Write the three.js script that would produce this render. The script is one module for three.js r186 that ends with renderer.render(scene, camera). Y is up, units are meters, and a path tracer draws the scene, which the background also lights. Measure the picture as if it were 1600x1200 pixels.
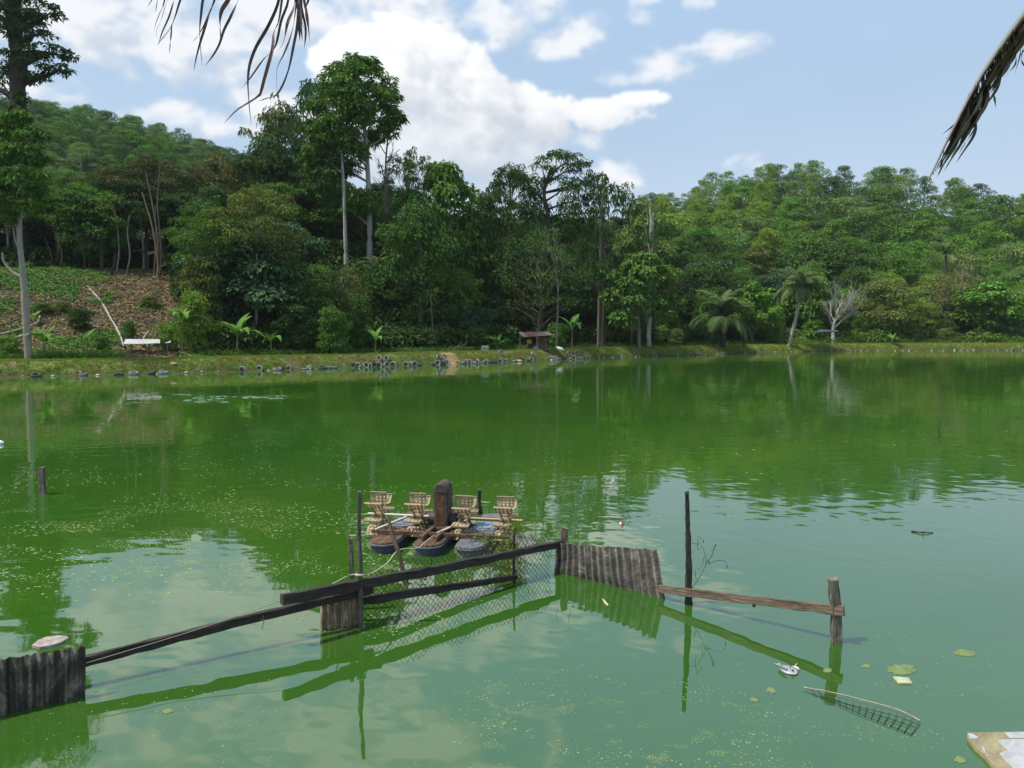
import * as THREE from 'three';
import { mergeGeometries } from 'three/addons/utils/BufferGeometryUtils.js';
import { ImprovedNoise } from 'three/addons/math/ImprovedNoise.js';
import { MarchingCubes } from 'three/addons/objects/MarchingCubes.js';

// ---------------------------------------------------------------- camera, sky, sun, exposure
const scene = new THREE.Scene();
const EYE = 3.2, PITCH = 4.1 * Math.PI / 180, F = 1203;          // eye height over the water, downward tilt, focal length for a 1600-wide frame
const camera = new THREE.PerspectiveCamera(2 * Math.atan(600 / F) * 180 / Math.PI, 4 / 3, 0.1, 3000);
camera.position.set(0, EYE, 0);
camera.rotation.set(-PITCH, 0, 0);
const renderer = new THREE.WebGLRenderer({ antialias: true });
renderer.setSize(1024, 768);
renderer.toneMapping = THREE.LinearToneMapping;
renderer.toneMappingExposure = 1.05;
renderer.shadowMap.enabled = true;
const SUN = new THREE.Vector3(-0.55, 1, 0.12).normalize();
const sun = new THREE.DirectionalLight(new THREE.Color(1, 0.93, 0.8), 5);
sun.position.copy(SUN).multiplyScalar(300); sun.target.position.set(0, 0, -90);
sun.position.add(sun.target.position);
sun.castShadow = true; sun.shadow.radius = 5;
Object.assign(sun.shadow.camera, { left: -260, right: 260, top: 260, bottom: -260, near: 1, far: 900 });
sun.shadow.mapSize.set(4096, 4096);
scene.add(sun, sun.target);

const perlin = new ImprovedNoise();
const { clamp, lerp, smoothstep } = THREE.MathUtils;
function fbm(x, y, z, n = 4) { let s = 0, a = 0.5; for (let i = 0; i < n; i++) { s += a * perlin.noise(x, y, z); x *= 2.03; y *= 2.03; z *= 2.03; a *= 0.5; } return s; }
function rng(seed) { let a = seed >>> 0; return () => { a = (a + 0x6d2b79f5) | 0; let t = Math.imul(a ^ (a >>> 15), 1 | a); t = (t + Math.imul(t ^ (t >>> 7), 61 | t)) ^ t; return ((t ^ (t >>> 14)) >>> 0) / 4294967296; }; }
// a direction of the frame turned into a point: depth D metres in front of the eye, or on the level y
const CP = Math.cos(PITCH), SP = Math.sin(PITCH);
function at(px, py, D) { const u = (px - 800) / F, v = (py - 600) / F, k = 1 / (CP - v * SP); return new THREE.Vector3(u * k * D, EYE - (v * CP + SP) * k * D, -D); }
function depthOf(py, y = 0) { const v = (py - 600) / F; return (EYE - y) * (CP - v * SP) / (v * CP + SP); }
function on(px, py, y = 0) { return at(px, py, depthOf(py, y)); }
function seen(x, y, z) { const dy = y - EYE, zc = -z * CP - dy * SP, yc = dy * CP - z * SP; return [800 + F * x / zc, 600 - F * (dy * CP + z * -SP) / zc, zc, yc]; }

// the sky: hazy tropical blue with heaped clouds
function skyTexture() {
  const W = 2048, H = 1024, data = new Float32Array(W * H * 4), deg = 180 / Math.PI;
  const ae = (px, py) => { const d = at(px, py, 1); d.y -= EYE; return [Math.atan2(d.x, -d.z) * deg, Math.atan2(d.y, Math.hypot(d.x, d.z)) * deg]; };
  const blob = (px, py, rx, ry, w = 1) => [...ae(px, py), rx * 0.0465, ry * 0.0465, w];
  const heap = [[545, 95, 62, 45], [610, 95, 80, 62], [672, 100, 72, 58], [735, 140, 75, 62], [790, 165, 62, 50], [850, 185, 70, 42], [690, 190, 170, 85], [930, 178, 95, 24], [1000, 155, 50, 12], [640, 240, 130, 60], [770, 250, 120, 40], [760, 300, 220, 22, 0.7]].map((b) => blob(...b));
  const sheet = [[150, 25, 110, 65], [310, 45, 170, 75], [420, 20, 160, 50], [600, 5, 190, 52], [800, 25, 130, 48], [875, 62, 75, 30], [-150, 60, 220, 90], [135, 80, 34, 26], [340, 190, 120, 26, 0.8], [440, 170, 90, 42], [990, 115, 60, 14, 0.6], [1040, 98, 80, 22, 0.62], [1095, 80, 80, 20, 0.58], [1140, 66, 50, 16, 0.5],
    [885, 218, 50, 22, 0.55], [1172, 258, 30, 16, 0.6], [1015, 8, 30, 22, 0.6], [1090, 0, 26, 12, 0.5], [960, 280, 60, 30, 0.8],
    [100, -330, 520, 190], [520, -250, 420, 120], [-500, -200, 420, 220], [700, -560, 460, 120, 0.8]].map((b) => blob(...b));
  const field = (list, a, e, amp, fx, fy, seed) => {
    let m = -1.5;
    for (const b of list) { const x = (a - b[0]) / b[2], y = (e - b[1]) / b[3], v = b[4] * (1.0 - x * x - y * y); if (v > m) m = v; }
    if (m < -1.4) return -1.5;
    let puff = 0, k = 1, w = 0.5; for (let i = 0; i < 6; i++) { puff += w * (0.42 - 2 * Math.abs(perlin.noise(a * fx * 0.8 * k + seed * 3, e * fy * 0.8 * k, seed + i))); k *= 2.1; w *= 0.6; }
    return m + amp * (0.5 * fbm(a * fx + seed, e * fy, seed * 1.7, 6) + 0.75 * puff);
  };
  const HZ = [0.57, 0.69, 0.83], MD = [0.41, 0.58, 0.8], ZN = [0.2, 0.37, 0.65];
  for (let r = 0; r < H; r++) {
    const up = ((r + 0.5) / H - 0.5) * Math.PI, e = up * deg, y = Math.sin(up), c = Math.cos(up);
    for (let q = 0; q < W; q++) {
      const ro = ((q + 0.5) / W - 0.5) * 2 * Math.PI, x = Math.cos(ro) * c, z = Math.sin(ro) * c, a = Math.atan2(x, -z) * deg, o = (r * W + q) * 4;
      const near = Math.max(0, x * SUN.x + y * SUN.y + z * SUN.z), t = smoothstep(e, 0, 24), s = smoothstep(e, 22, 62);
      const glow = 0.16 * Math.pow(near, 5), veil = 0.06 * fbm(x * 2.2, y * 6, z * 2.2, 4);
      let col = [0, 1, 2].map((i) => lerp(lerp(HZ[i], MD[i], t), ZN[i], s) + glow * [1, 0.92, 0.8][i] + veil);
      if (e > 0) {
        // scattered fair-weather cloud all round and overhead, outside the frame as in it
        const out = Math.max(smoothstep(Math.abs(a), 38, 60), smoothstep(e, 26, 34)), k = 1 / (y + 0.25);
        const fl = fbm(x * k * 1.6 + 7, z * k * 1.6, 3.1, 6), fa = smoothstep(fl, 0.02, 0.28) * 0.85 * out * smoothstep(e, 2, 10);
        if (fa > 0) { const li = smoothstep(fl - fbm((x - 0.12) * k * 1.6 + 7, z * k * 1.6, 3.1, 5), -0.2, 0.2); col = col.map((v, i) => lerp(v, lerp([0.6, 0.64, 0.7][i], 0.98, li), fa)); }
        if (Math.abs(a) < 75) {
          const f1 = field(sheet, a, e, 2.0, 0.2, 0.36, 2.3), a1 = smoothstep(f1, -0.15, 1.0) * 0.84;
          if (a1 > 0) { const li = smoothstep(f1 - field(sheet, a - 1.2, e + 1.4, 2.0, 0.2, 0.36, 2.3), -0.6, 0.35); col = col.map((v, i) => lerp(v, lerp([0.67, 0.72, 0.79][i], [0.97, 0.97, 0.98][i], li), a1)); }
          const f2 = field(heap, a, e, 1.25, 0.26, 0.3, 5.1), a2 = smoothstep(f2, 0.0, 0.3) * lerp(0.5, 0.95, smoothstep(e, 8.5, 15));
          if (a2 > 0) {
            const li = (0.3 * smoothstep(f2 - field(heap, a - 0.5, e + 0.6, 1.25, 0.26, 0.3, 5.1), -0.4, 0.5) + 0.7 * smoothstep(f2 - field(heap, a - 2.2, e + 2.2, 1.25, 0.26, 0.3, 5.1), -0.7, 0.9)) * smoothstep(e, 6, 18);
            col = col.map((v, i) => lerp(v, lerp([0.6, 0.65, 0.73][i], [1.06, 1.06, 1.05][i], li), a2));
          }
        }
      } else { const g = smoothstep(-e, 0, 6); col = col.map((v, i) => lerp(v, [0.1, 0.14, 0.07][i], g)); }
      data[o] = col[0]; data[o + 1] = col[1]; data[o + 2] = col[2]; data[o + 3] = 1;
    }
  }
  const tx = new THREE.DataTexture(data, W, H, THREE.RGBAFormat, THREE.FloatType);
  tx.mapping = THREE.EquirectangularReflectionMapping; tx.magFilter = THREE.LinearFilter; tx.needsUpdate = true;
  return tx;
}
scene.background = skyTexture();
scene.environment = scene.background;
scene.fog = new THREE.FogExp2(new THREE.Color(0.78, 0.86, 0.95), 0.00012);

// ---------------------------------------------------------------- helpers
const taken = {};
function numbered(name) { const n = taken[name] = (taken[name] ?? -1) + 1; return n ? name + '_' + String(n).padStart(3, '0') : name; }
const V = (x, y, z) => new THREE.Vector3(x, y, z);
function tag(o, label, category, group) { o.userData.label = label; o.userData.category = category; if (group) o.userData.group = group; return o; }
function lit(m) { m.castShadow = m.receiveShadow = true; return m; }
function thing(name, label, category, p = V(0, 0, 0), turn = 0, group) {
  const o = new THREE.Group(); o.name = numbered(name); o.position.copy(p); o.rotation.y = turn; scene.add(o);
  return tag(o, label, category, group);
}
function part(name, geo, mat, parent, label) { const m = lit(new THREE.Mesh(geo, mat)); m.name = name; if (label) m.userData.label = label; parent.add(m); return m; }
function lone(name, geo, mat, label, category, group) { const m = lit(new THREE.Mesh(geo, mat)); m.name = numbered(name); scene.add(m); return tag(m, label, category, group); }
function ground(name, geo, mat, kind = 'structure') { const m = lit(new THREE.Mesh(geo, mat)); m.name = numbered(name); m.userData.kind = kind; scene.add(m); return m; }
const all = (list) => { const l = list.map((g) => { const n = g.index ? g.toNonIndexed() : g; for (const k of Object.keys(n.attributes)) if (!['position', 'normal', 'uv', 'color'].includes(k)) n.deleteAttribute(k); return n; }); return l.length === 1 ? l[0] : mergeGeometries(l); };

// a seeded texture of w x h pixels; f(u, v) gives linear 0..1 grey or [r, g, b] in sRGB 0..255
function tex(w, h, f, srgb = false) {
  const d = new Uint8Array(w * h * 4);
  for (let y = 0; y < h; y++) for (let x = 0; x < w; x++) { const v = f(x / w, y / h), o = (y * w + x) * 4; for (let i = 0; i < 3; i++) d[o + i] = clamp(Array.isArray(v) ? v[i] : v * 255, 0, 255); d[o + 3] = 255; }
  const t = new THREE.DataTexture(d, w, h); t.wrapS = t.wrapT = THREE.RepeatWrapping; t.magFilter = THREE.LinearFilter; t.minFilter = THREE.LinearMipmapLinearFilter;
  if (srgb) t.colorSpace = THREE.SRGBColorSpace; t.needsUpdate = true; return t;
}
// noise that repeats over the unit square
function tiled(u, v, n, seed, oct = 5, ny = n) { const a = u * 2 * Math.PI, b = v * 2 * Math.PI, r = ny / n; let s = 0, m = 0.5, k = n / 6.283; for (let i = 0; i < oct; i++) { s += m * perlin.noise(Math.cos(a) * k + seed, Math.sin(a) * k + Math.cos(b) * k * r + seed * 2, Math.sin(b) * k * r + seed * 3); k *= 2; m *= 0.5; } return s; }

// a bar of rounded section swept along points; half sizes w x h at each end, wobbling by j metres
function bar(pts, w, h, o = {}) {
  const { j = 0, seg = 8, seed = 1, w1 = w, h1 = h, up = V(0, 1, 0), sides = 8, jag = 0, uvl = 1 } = o, R = rng(seed);
  const curve = pts.length > 2 ? new THREE.CatmullRomCurve3(pts, false, 'centripetal') : new THREE.LineCurve3(pts[0], pts[1]), pos = [], uv = [], idx = [], L = curve.getLength();
  let s0 = null;
  for (let i = 0; i <= seg; i++) {
    const t = i / seg, p = curve.getPointAt(t), d = curve.getTangentAt(t), s = V(0, 0, 0).crossVectors(d, up);
    if (s.lengthSq() < 1e-4) s.crossVectors(d, V(0, 0, 1)); s.normalize(); if (s0 && s.dot(s0) < 0) s.negate(); s0 = s.clone();
    const n = V(0, 0, 0).crossVectors(s, d).normalize(), hw = lerp(w, w1, t), hh = lerp(h, h1, t);
    for (let k = 0; k <= sides; k++) {
      let a = (k % sides + 0.5) / sides * 2 * Math.PI; if (!o.round && sides === 8) a = Math.PI / 4 + Math.floor(k % 8 / 2) * Math.PI / 2 + (k % 2 ? 0.1 : -0.1); const ca = Math.cos(a), sa = Math.sin(a), q = o.round ? 1 : 1 / Math.max(Math.abs(ca), Math.abs(sa)), m = k === sides ? 0 : 1;
      const jx = m ? (R() - 0.5) * j : 0, jy = m ? (R() - 0.5) * j : 0;
      if (k === sides) { const b = (pos.length / 3 - sides) * 3; pos.push(pos[b], pos[b + 1], pos[b + 2]); }
      else { const v = p.clone().addScaledVector(s, ca * hw * q + jx).addScaledVector(n, sa * hh * q + jy); if (jag && i === seg) v.addScaledVector(d, (R() - 0.6) * jag); pos.push(v.x, v.y, v.z); }
      uv.push(t * L * uvl, k / sides * 2);
    }
  }
  for (let i = 0; i < seg; i++) for (let k = 0; k < sides; k++) { const a = i * (sides + 1) + k, b = a + sides + 1; idx.push(a, a + 1, b, a + 1, b + 1, b); }
  for (const [i, f] of [[0, 1], [seg, -1]]) { const b = i * (sides + 1), c = pos.length / 3, m = V(0, 0, 0); for (let k = 0; k < sides; k++) m.add(V(pos[(b + k) * 3], pos[(b + k) * 3 + 1], pos[(b + k) * 3 + 2])); m.divideScalar(sides);
    for (let k = 0; k < sides; k++) { pos.push(pos[(b + k) * 3], pos[(b + k) * 3 + 1], pos[(b + k) * 3 + 2]); uv.push(Math.cos(k) * 0.05, Math.sin(k) * 0.05); }
    pos.push(m.x, m.y, m.z); uv.push(0, 0); for (let k = 0; k < sides; k++) { const e = (k + 1) % sides; f > 0 ? idx.push(c + e, c + k, c + sides) : idx.push(c + k, c + e, c + sides); } }
  const g = new THREE.BufferGeometry(); g.setAttribute('position', new THREE.Float32BufferAttribute(pos, 3)); g.setAttribute('uv', new THREE.Float32BufferAttribute(uv, 2)); g.setIndex(idx);
  if (!o.round) { const f = g.toNonIndexed(); f.computeVertexNormals(); return f; }
  g.computeVertexNormals(); return g;
}
const tube = (pts, r, r1 = r, o = {}) => bar(pts, r, r, { w1: r1, h1: r1, round: true, sides: 6, ...o });
function mat(rgb, rough = 0.85, o = {}) { return new THREE.MeshPhysicalMaterial({ color: new THREE.Color().setRGB(...rgb), roughness: rough, ...o }); }
// ---------------------------------------------------------------- terrain
const SHORE = [[0, 590], [100, 588], [200, 586], [300, 583], [400, 580], [500, 577], [600, 573], [700, 570], [800, 566], [900, 561], [1000, 557.5], [1100, 554.5], [1200, 551], [1300, 549], [1400, 548], [1500, 547.5], [1600, 547.5]].map(([px, py]) => { const p = on(px, py); return [p.x, -p.z]; });
SHORE.unshift([-160, -25], [-95, 16], [-60, 38]); SHORE.push([105, 114], [160, 118], [420, 130]);
function shoreAt(x) {
  if (x <= SHORE[0][0]) return SHORE[0][1];
  for (let i = 1; i < SHORE.length; i++) if (x <= SHORE[i][0]) { const [a, b] = [SHORE[i - 1], SHORE[i]], t = (x - a[0]) / (b[0] - a[0]); return lerp(a[1], b[1], t); }
  return SHORE[SHORE.length - 1][1];
}
const shore = (x) => (shoreAt(x - 3) + shoreAt(x - 1) + shoreAt(x + 1) + shoreAt(x + 3)) / 4 + 0.35 * fbm(x * 0.25, 0.3, 0, 2);
const slant = (x) => 1 / Math.hypot(1, (shoreAt(x + 4) - shoreAt(x - 4)) / 8);
const bump2 = (x, D, xc, Dc, sx, sD) => Math.exp(-(((x - xc) / sx) ** 2) - ((D - Dc) / sD) ** 2);
function landAt(x, D) {
  const s = (D - shore(x)) * slant(x);
  if (s < 0) return Math.max(-1.3, s * 0.7);
  let y = 1.0 * smoothstep(s, -0.15, 1.5 + 0.3 * fbm(x * 0.4, 5, 0, 2)) + 0.12 * fbm(x * 0.35, D * 0.35, 2, 3) * smoothstep(s, 0, 0.8);
  y += lerp(8, 11, smoothstep(x, -34, -16)) * smoothstep(s, 5.5, 36) * lerp(1, 0.25, smoothstep(x, 14, 55));
  const far = smoothstep(s, 8, 40);
  y += far * (68 * bump2(x, D, -190, 300, 150, 115) + 1 * bump2(x, D, -20, 150, 60, 50) + 37 * bump2(x, D, 88, 262, 66, 75) + 17 * bump2(x, D, 165, 238, 50, 60) + 13 * bump2(x, D, 20, 420, 400, 120));
  y += 2.2 * far * fbm(x * 0.03, D * 0.03, 9, 3);
  return y;
}
const soilTex = tex(256, 256, (u, v) => 0.72 + 0.55 * tiled(u, v, 9, 3) + 0.25 * tiled(u, v, 40, 11, 3));
soilTex.repeat.set(0.6, 0.6);
const soilBump = tex(256, 256, (u, v) => 0.5 + 0.6 * tiled(u, v, 30, 21, 4)); soilBump.repeat.set(0.5, 0.5);
const soilMat = new THREE.MeshStandardMaterial({ map: soilTex, bumpMap: soilBump, bumpScale: 0.12, roughness: 0.95, vertexColors: true });
function landColor(x, D, y) {
  const s = (D - shore(x)) * slant(x), n = fbm(x * 0.35, D * 0.35, 4, 3), m = fbm(x * 0.9, D * 1.1, 8, 3);
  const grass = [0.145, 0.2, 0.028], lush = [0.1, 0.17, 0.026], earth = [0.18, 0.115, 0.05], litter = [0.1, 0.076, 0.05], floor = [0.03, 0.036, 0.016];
  let c;
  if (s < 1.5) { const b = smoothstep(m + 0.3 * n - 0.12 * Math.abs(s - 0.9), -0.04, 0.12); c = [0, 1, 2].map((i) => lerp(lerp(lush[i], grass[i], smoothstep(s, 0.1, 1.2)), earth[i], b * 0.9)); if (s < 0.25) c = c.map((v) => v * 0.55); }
  else c = [0, 1, 2].map((i) => lerp(grass[i], lush[i], smoothstep(n, -0.1, 0.2)));
  const gully = Math.exp(-(((x + 5.6 + (s - 0.5) * 0.4) / 0.55) ** 2)) * (1 - smoothstep(s, 1.3, 2.4));
  c = c.map((v, i) => lerp(v, [0.42, 0.27, 0.13][i], clamp(gully * 1.4, 0, 1)));
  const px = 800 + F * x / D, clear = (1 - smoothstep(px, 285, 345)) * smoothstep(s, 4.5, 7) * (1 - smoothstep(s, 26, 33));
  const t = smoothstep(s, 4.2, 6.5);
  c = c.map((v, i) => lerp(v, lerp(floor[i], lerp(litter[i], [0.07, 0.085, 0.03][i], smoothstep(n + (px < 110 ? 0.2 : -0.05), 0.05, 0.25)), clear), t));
  return c;
}
function landStrip(rows, cols) {
  const pos = [], col = [], uv = [], idx = [], n = rows.length;
  for (const x of cols) { const w = shore(x), k = 1 / slant(x); for (const t of rows) { const D = w + t * k, y = landAt(x, D); pos.push(x, y, -D); col.push(...landColor(x, D, y)); uv.push(x / 2, D / 2); } }
  for (let i = 0; i < cols.length - 1; i++) for (let j = 0; j < n - 1; j++) { const a = i * n + j, b = a + n; idx.push(a, b, a + 1, b, b + 1, a + 1); }
  const g = new THREE.BufferGeometry(); g.setAttribute('position', new THREE.Float32BufferAttribute(pos, 3)); g.setAttribute('color', new THREE.Float32BufferAttribute(col, 3)); g.setAttribute('uv', new THREE.Float32BufferAttribute(uv, 2)); g.setIndex(idx); g.computeVertexNormals(); return g;
}
const spread = (a, b, d) => { const r = []; for (let x = a; x < b - 1e-6; x += d) r.push(x); return r; };
const bankCols = [...spread(-160, -60, 3), ...spread(-60, 90, 0.35), ...spread(90, 400, 6), 400];
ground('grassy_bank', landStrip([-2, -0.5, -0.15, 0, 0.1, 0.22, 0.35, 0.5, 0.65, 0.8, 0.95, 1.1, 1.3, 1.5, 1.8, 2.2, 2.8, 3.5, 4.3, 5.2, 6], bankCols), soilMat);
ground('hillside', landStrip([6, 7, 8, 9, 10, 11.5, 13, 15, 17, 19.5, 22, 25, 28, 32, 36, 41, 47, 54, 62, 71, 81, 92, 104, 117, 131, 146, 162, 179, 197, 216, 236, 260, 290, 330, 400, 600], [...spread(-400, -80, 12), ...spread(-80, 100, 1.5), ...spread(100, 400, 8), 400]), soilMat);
{ // the bank one stands on, behind and beside the eye
  const g = new THREE.PlaneGeometry(800, 300, 40, 30); g.rotateX(-Math.PI / 2); g.translate(0, 0, 149);
  const p = g.attributes.position, c = []; for (let i = 0; i < p.count; i++) { const d = p.getZ(i); p.setY(i, d < 1 ? -0.6 : 1.45 + 0.3 * fbm(p.getX(i) * 0.1, d * 0.1, 1, 3)); c.push(0.09, 0.11, 0.03); }
  g.setAttribute('color', new THREE.Float32BufferAttribute(c, 3)); g.computeVertexNormals(); ground('near_bank', g, soilMat);
}

// ---------------------------------------------------------------- water
function wavesHeight(n, size, seed, kmin, kmax, dir, spreadA) {
  const R = rng(seed), w = []; for (let i = 0; i < n; i++) { const k = kmin * Math.pow(kmax / kmin, R()), a = dir + (R() - 0.5) * spreadA, kx = Math.round(k * Math.cos(a)), ky = Math.round(k * Math.sin(a)); if (kx || ky) w.push([kx, ky, R() * 6.283, 1 / Math.hypot(kx, ky)]); }
  const h = new Float32Array(size * size); let m = 0;
  for (let y = 0; y < size; y++) for (let x = 0; x < size; x++) { let s = 0; for (const [kx, ky, p, a] of w) s += a * Math.sin((kx * x + ky * y) / size * 6.28318 + p); h[y * size + x] = s; m = Math.max(m, Math.abs(s)); }
  return h.map((v) => v / m);
}
const WSZ = 512;
const fine = wavesHeight(70, WSZ, 5, 12, 60, 1.25, 1.9), swell = wavesHeight(40, WSZ, 9, 3, 16, 1.4, 1.5);
const at2 = (h, u, v) => h[((Math.floor(v * WSZ) % WSZ + WSZ) % WSZ) * WSZ + (Math.floor(u * WSZ) % WSZ + WSZ) % WSZ];
const gust = (u, v) => smoothstep(tiled(u, v, 7, 13, 3), -0.22, 0.22);
const rippleTex = (() => { const d = new Float32Array(WSZ * WSZ); for (let y = 0; y < WSZ; y++) for (let x = 0; x < WSZ; x++) d[y * WSZ + x] = 0.5 + 0.5 * fine[y * WSZ + x] * (0.25 + 0.75 * gust(x / WSZ, y / WSZ)); const t = new THREE.DataTexture(d, WSZ, WSZ, THREE.RedFormat, THREE.FloatType); t.wrapS = t.wrapT = THREE.RepeatWrapping; t.magFilter = THREE.LinearFilter; t.needsUpdate = true; return t; })();
const swellNormal = (() => { const d = new Float32Array(WSZ * WSZ * 4), k = 0.35; for (let y = 0; y < WSZ; y++) for (let x = 0; x < WSZ; x++) { const u = x / WSZ, v = y / WSZ, e = 1 / WSZ, dx = (at2(swell, u + e, v) - at2(swell, u - e, v)) * k, dy = (at2(swell, u, v + e) - at2(swell, u, v - e)) * k, l = 1 / Math.hypot(dx, dy, 1), o = (y * WSZ + x) * 4; d.set([0.5 - dx * l * 0.5, 0.5 - dy * l * 0.5, 0.5 + l * 0.5, 1], o); } const t = new THREE.DataTexture(d, WSZ, WSZ, THREE.RGBAFormat, THREE.FloatType); t.wrapS = t.wrapT = THREE.RepeatWrapping; t.magFilter = THREE.LinearFilter; t.needsUpdate = true; return t; })();
rippleTex.repeat.set(1 / 9.3, 1 / 9.3); swellNormal.repeat.set(1 / 31, 1 / 31);
const murk = tex(512, 512, (u, v) => { const n = tiled(u, v, 6, 5, 5), m = tiled(u, v, 14, 31, 4); const k = tiled(u, v, 22, 77, 5); return [150 + 95 * n + 45 * m + 40 * k, 200 + 45 * n + 22 * k, 120 + 60 * m + 40 * k]; });
murk.repeat.set(1 / 46, 1 / 46);
const waterMat = new THREE.MeshPhysicalMaterial({ color: new THREE.Color().setRGB(0.056, 0.124, 0.022), map: murk, roughness: 0.025, ior: 2.2, bumpMap: rippleTex, bumpScale: 0.0045, normalMap: swellNormal, normalScale: new THREE.Vector2(0.085, 0.085) });
{
  const g = new THREE.PlaneGeometry(760, 190, 1, 1); g.rotateX(-Math.PI / 2); g.translate(0, 0, -60); const p = g.attributes.position, uv = g.attributes.uv; for (let i = 0; i < p.count; i++) uv.setXY(i, p.getX(i), -p.getZ(i)); ground('water', g, waterMat);
}
// ---------------------------------------------------------------- plants: materials, crowns, trunks
const leafMat = (rgb, tr = 0.28) => mat([rgb[0] * 1.62, rgb[1] * 1.78, rgb[2] * 1.25].map((c) => Math.min(1, c)), 0.8, { side: THREE.DoubleSide, vertexColors: true, transmission: tr, thickness: 0, specularIntensity: 0.22 });
const LEAF = {
  'dark green': leafMat([0.036, 0.068, 0.02]), 'deep green': leafMat([0.042, 0.085, 0.02]), 'mid green': leafMat([0.062, 0.118, 0.026]), 'bright green': leafMat([0.085, 0.165, 0.028]),
  'yellow green': leafMat([0.125, 0.18, 0.034]), 'olive green': leafMat([0.095, 0.112, 0.036]), 'blue green': leafMat([0.042, 0.082, 0.046]), 'brownish': leafMat([0.1, 0.092, 0.05]), 'pale green': leafMat([0.115, 0.165, 0.07]),
};
const barkTex = tex(128, 256, (u, v) => 0.72 + 0.6 * tiled(u, v, 12, 3, 4) + 0.25 * tiled(u, v * 4, 8, 9, 3));
const bark = (rgb) => mat(rgb, 0.9, { map: barkTex, bumpMap: barkTex, bumpScale: 0.02 });
const BARK = { pale: bark([0.38, 0.35, 0.29]), grey: bark([0.2, 0.18, 0.15]), brown: bark([0.12, 0.09, 0.065]), dark: bark([0.06, 0.05, 0.04]), bleached: bark([0.48, 0.46, 0.42]), tan: bark([0.3, 0.22, 0.13]) };

function onSphere(R) { const y = R() * 2 - 1, a = R() * 6.2832, c = Math.sqrt(1 - y * y); return V(c * Math.cos(a), y, c * Math.sin(a)); }
// leaf sprays through clumps [{p, r, f}]: each a folded, pointed leaf of its own
function foliage(clumps, o) {
  const { n = 200, L = 0.4, w = 0.42, droop = 0.25, seed = 1, flat = 0.75, hollow = 0.5, tint = 0.3, up = 0.72 } = o, R = rng(seed), pos = [], col = [], idx = [], T = V(0, 0, 0), B = V(0, 0, 0), N = V(0, 0, 0), P = V(0, 0, 0);
  for (const c of clumps) {
    const cnt = Math.round((c.n ?? n) * (c.f ?? 1)), cb = 0.82 + 0.36 * R(), ch = (R() - 0.5) * tint;
    for (let i = 0; i < cnt; i++) {
      const d = onSphere(R); if (d.y < 0 && R() < up) d.y = -d.y;
      const q = hollow + (1 - hollow) * Math.sqrt(R()) + (R() < 0.12 ? 0.25 * R() : 0);
      P.set(c.p.x + d.x * c.r * q, c.p.y + d.y * c.r * q * (c.flat ?? flat), c.p.z + d.z * c.r * q);
      N.set(d.x * 0.6 + (R() - 0.5) * 1.1, d.y * 0.6 + 0.55 + (R() - 0.5) * 0.9, d.z * 0.6 + (R() - 0.5) * 1.1).normalize();
      T.set(d.x + (R() - 0.5) * 1.6, (R() - 0.5) * 0.9 - droop, d.z + (R() - 0.5) * 1.6); T.addScaledVector(N, -T.dot(N)).normalize(); B.crossVectors(N, T);
      const l = L * (0.55 + 0.85 * R()), h = l * w * 0.5, k = pos.length / 3, s = l * 0.12;
      pos.push(P.x, P.y, P.z, P.x + T.x * l * 0.45 + B.x * h + N.x * s, P.y + T.y * l * 0.45 + B.y * h + N.y * s, P.z + T.z * l * 0.45 + B.z * h + N.z * s,
        P.x + T.x * l * 0.45 - B.x * h + N.x * s, P.y + T.y * l * 0.45 - B.y * h + N.y * s, P.z + T.z * l * 0.45 - B.z * h + N.z * s, P.x + T.x * l, P.y + T.y * l - droop * l * 0.3, P.z + T.z * l);
      const b = cb * (0.7 + 0.6 * R()), y = ch + (R() - 0.5) * tint + (R() < 0.04 ? 0.35 : 0);
      for (let v = 0; v < 4; v++) col.push(b * (1 + y), b * (1 + y * 0.25), b * (1 - y * 0.5));
      idx.push(k, k + 1, k + 3, k, k + 3, k + 2);
    }
  }
  const g = new THREE.BufferGeometry(); g.setAttribute('position', new THREE.Float32BufferAttribute(pos, 3)); g.setAttribute('color', new THREE.Float32BufferAttribute(col, 3)); g.setIndex(idx); return g;
}
function bent(a, b, R, k = 0.12) { const m = a.clone().lerp(b, 0.5), d = a.distanceTo(b) * k; return [a, m.add(V((R() - 0.5) * d * 2, (R() - 0.2) * d, (R() - 0.5) * d * 2)), b]; }
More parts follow.
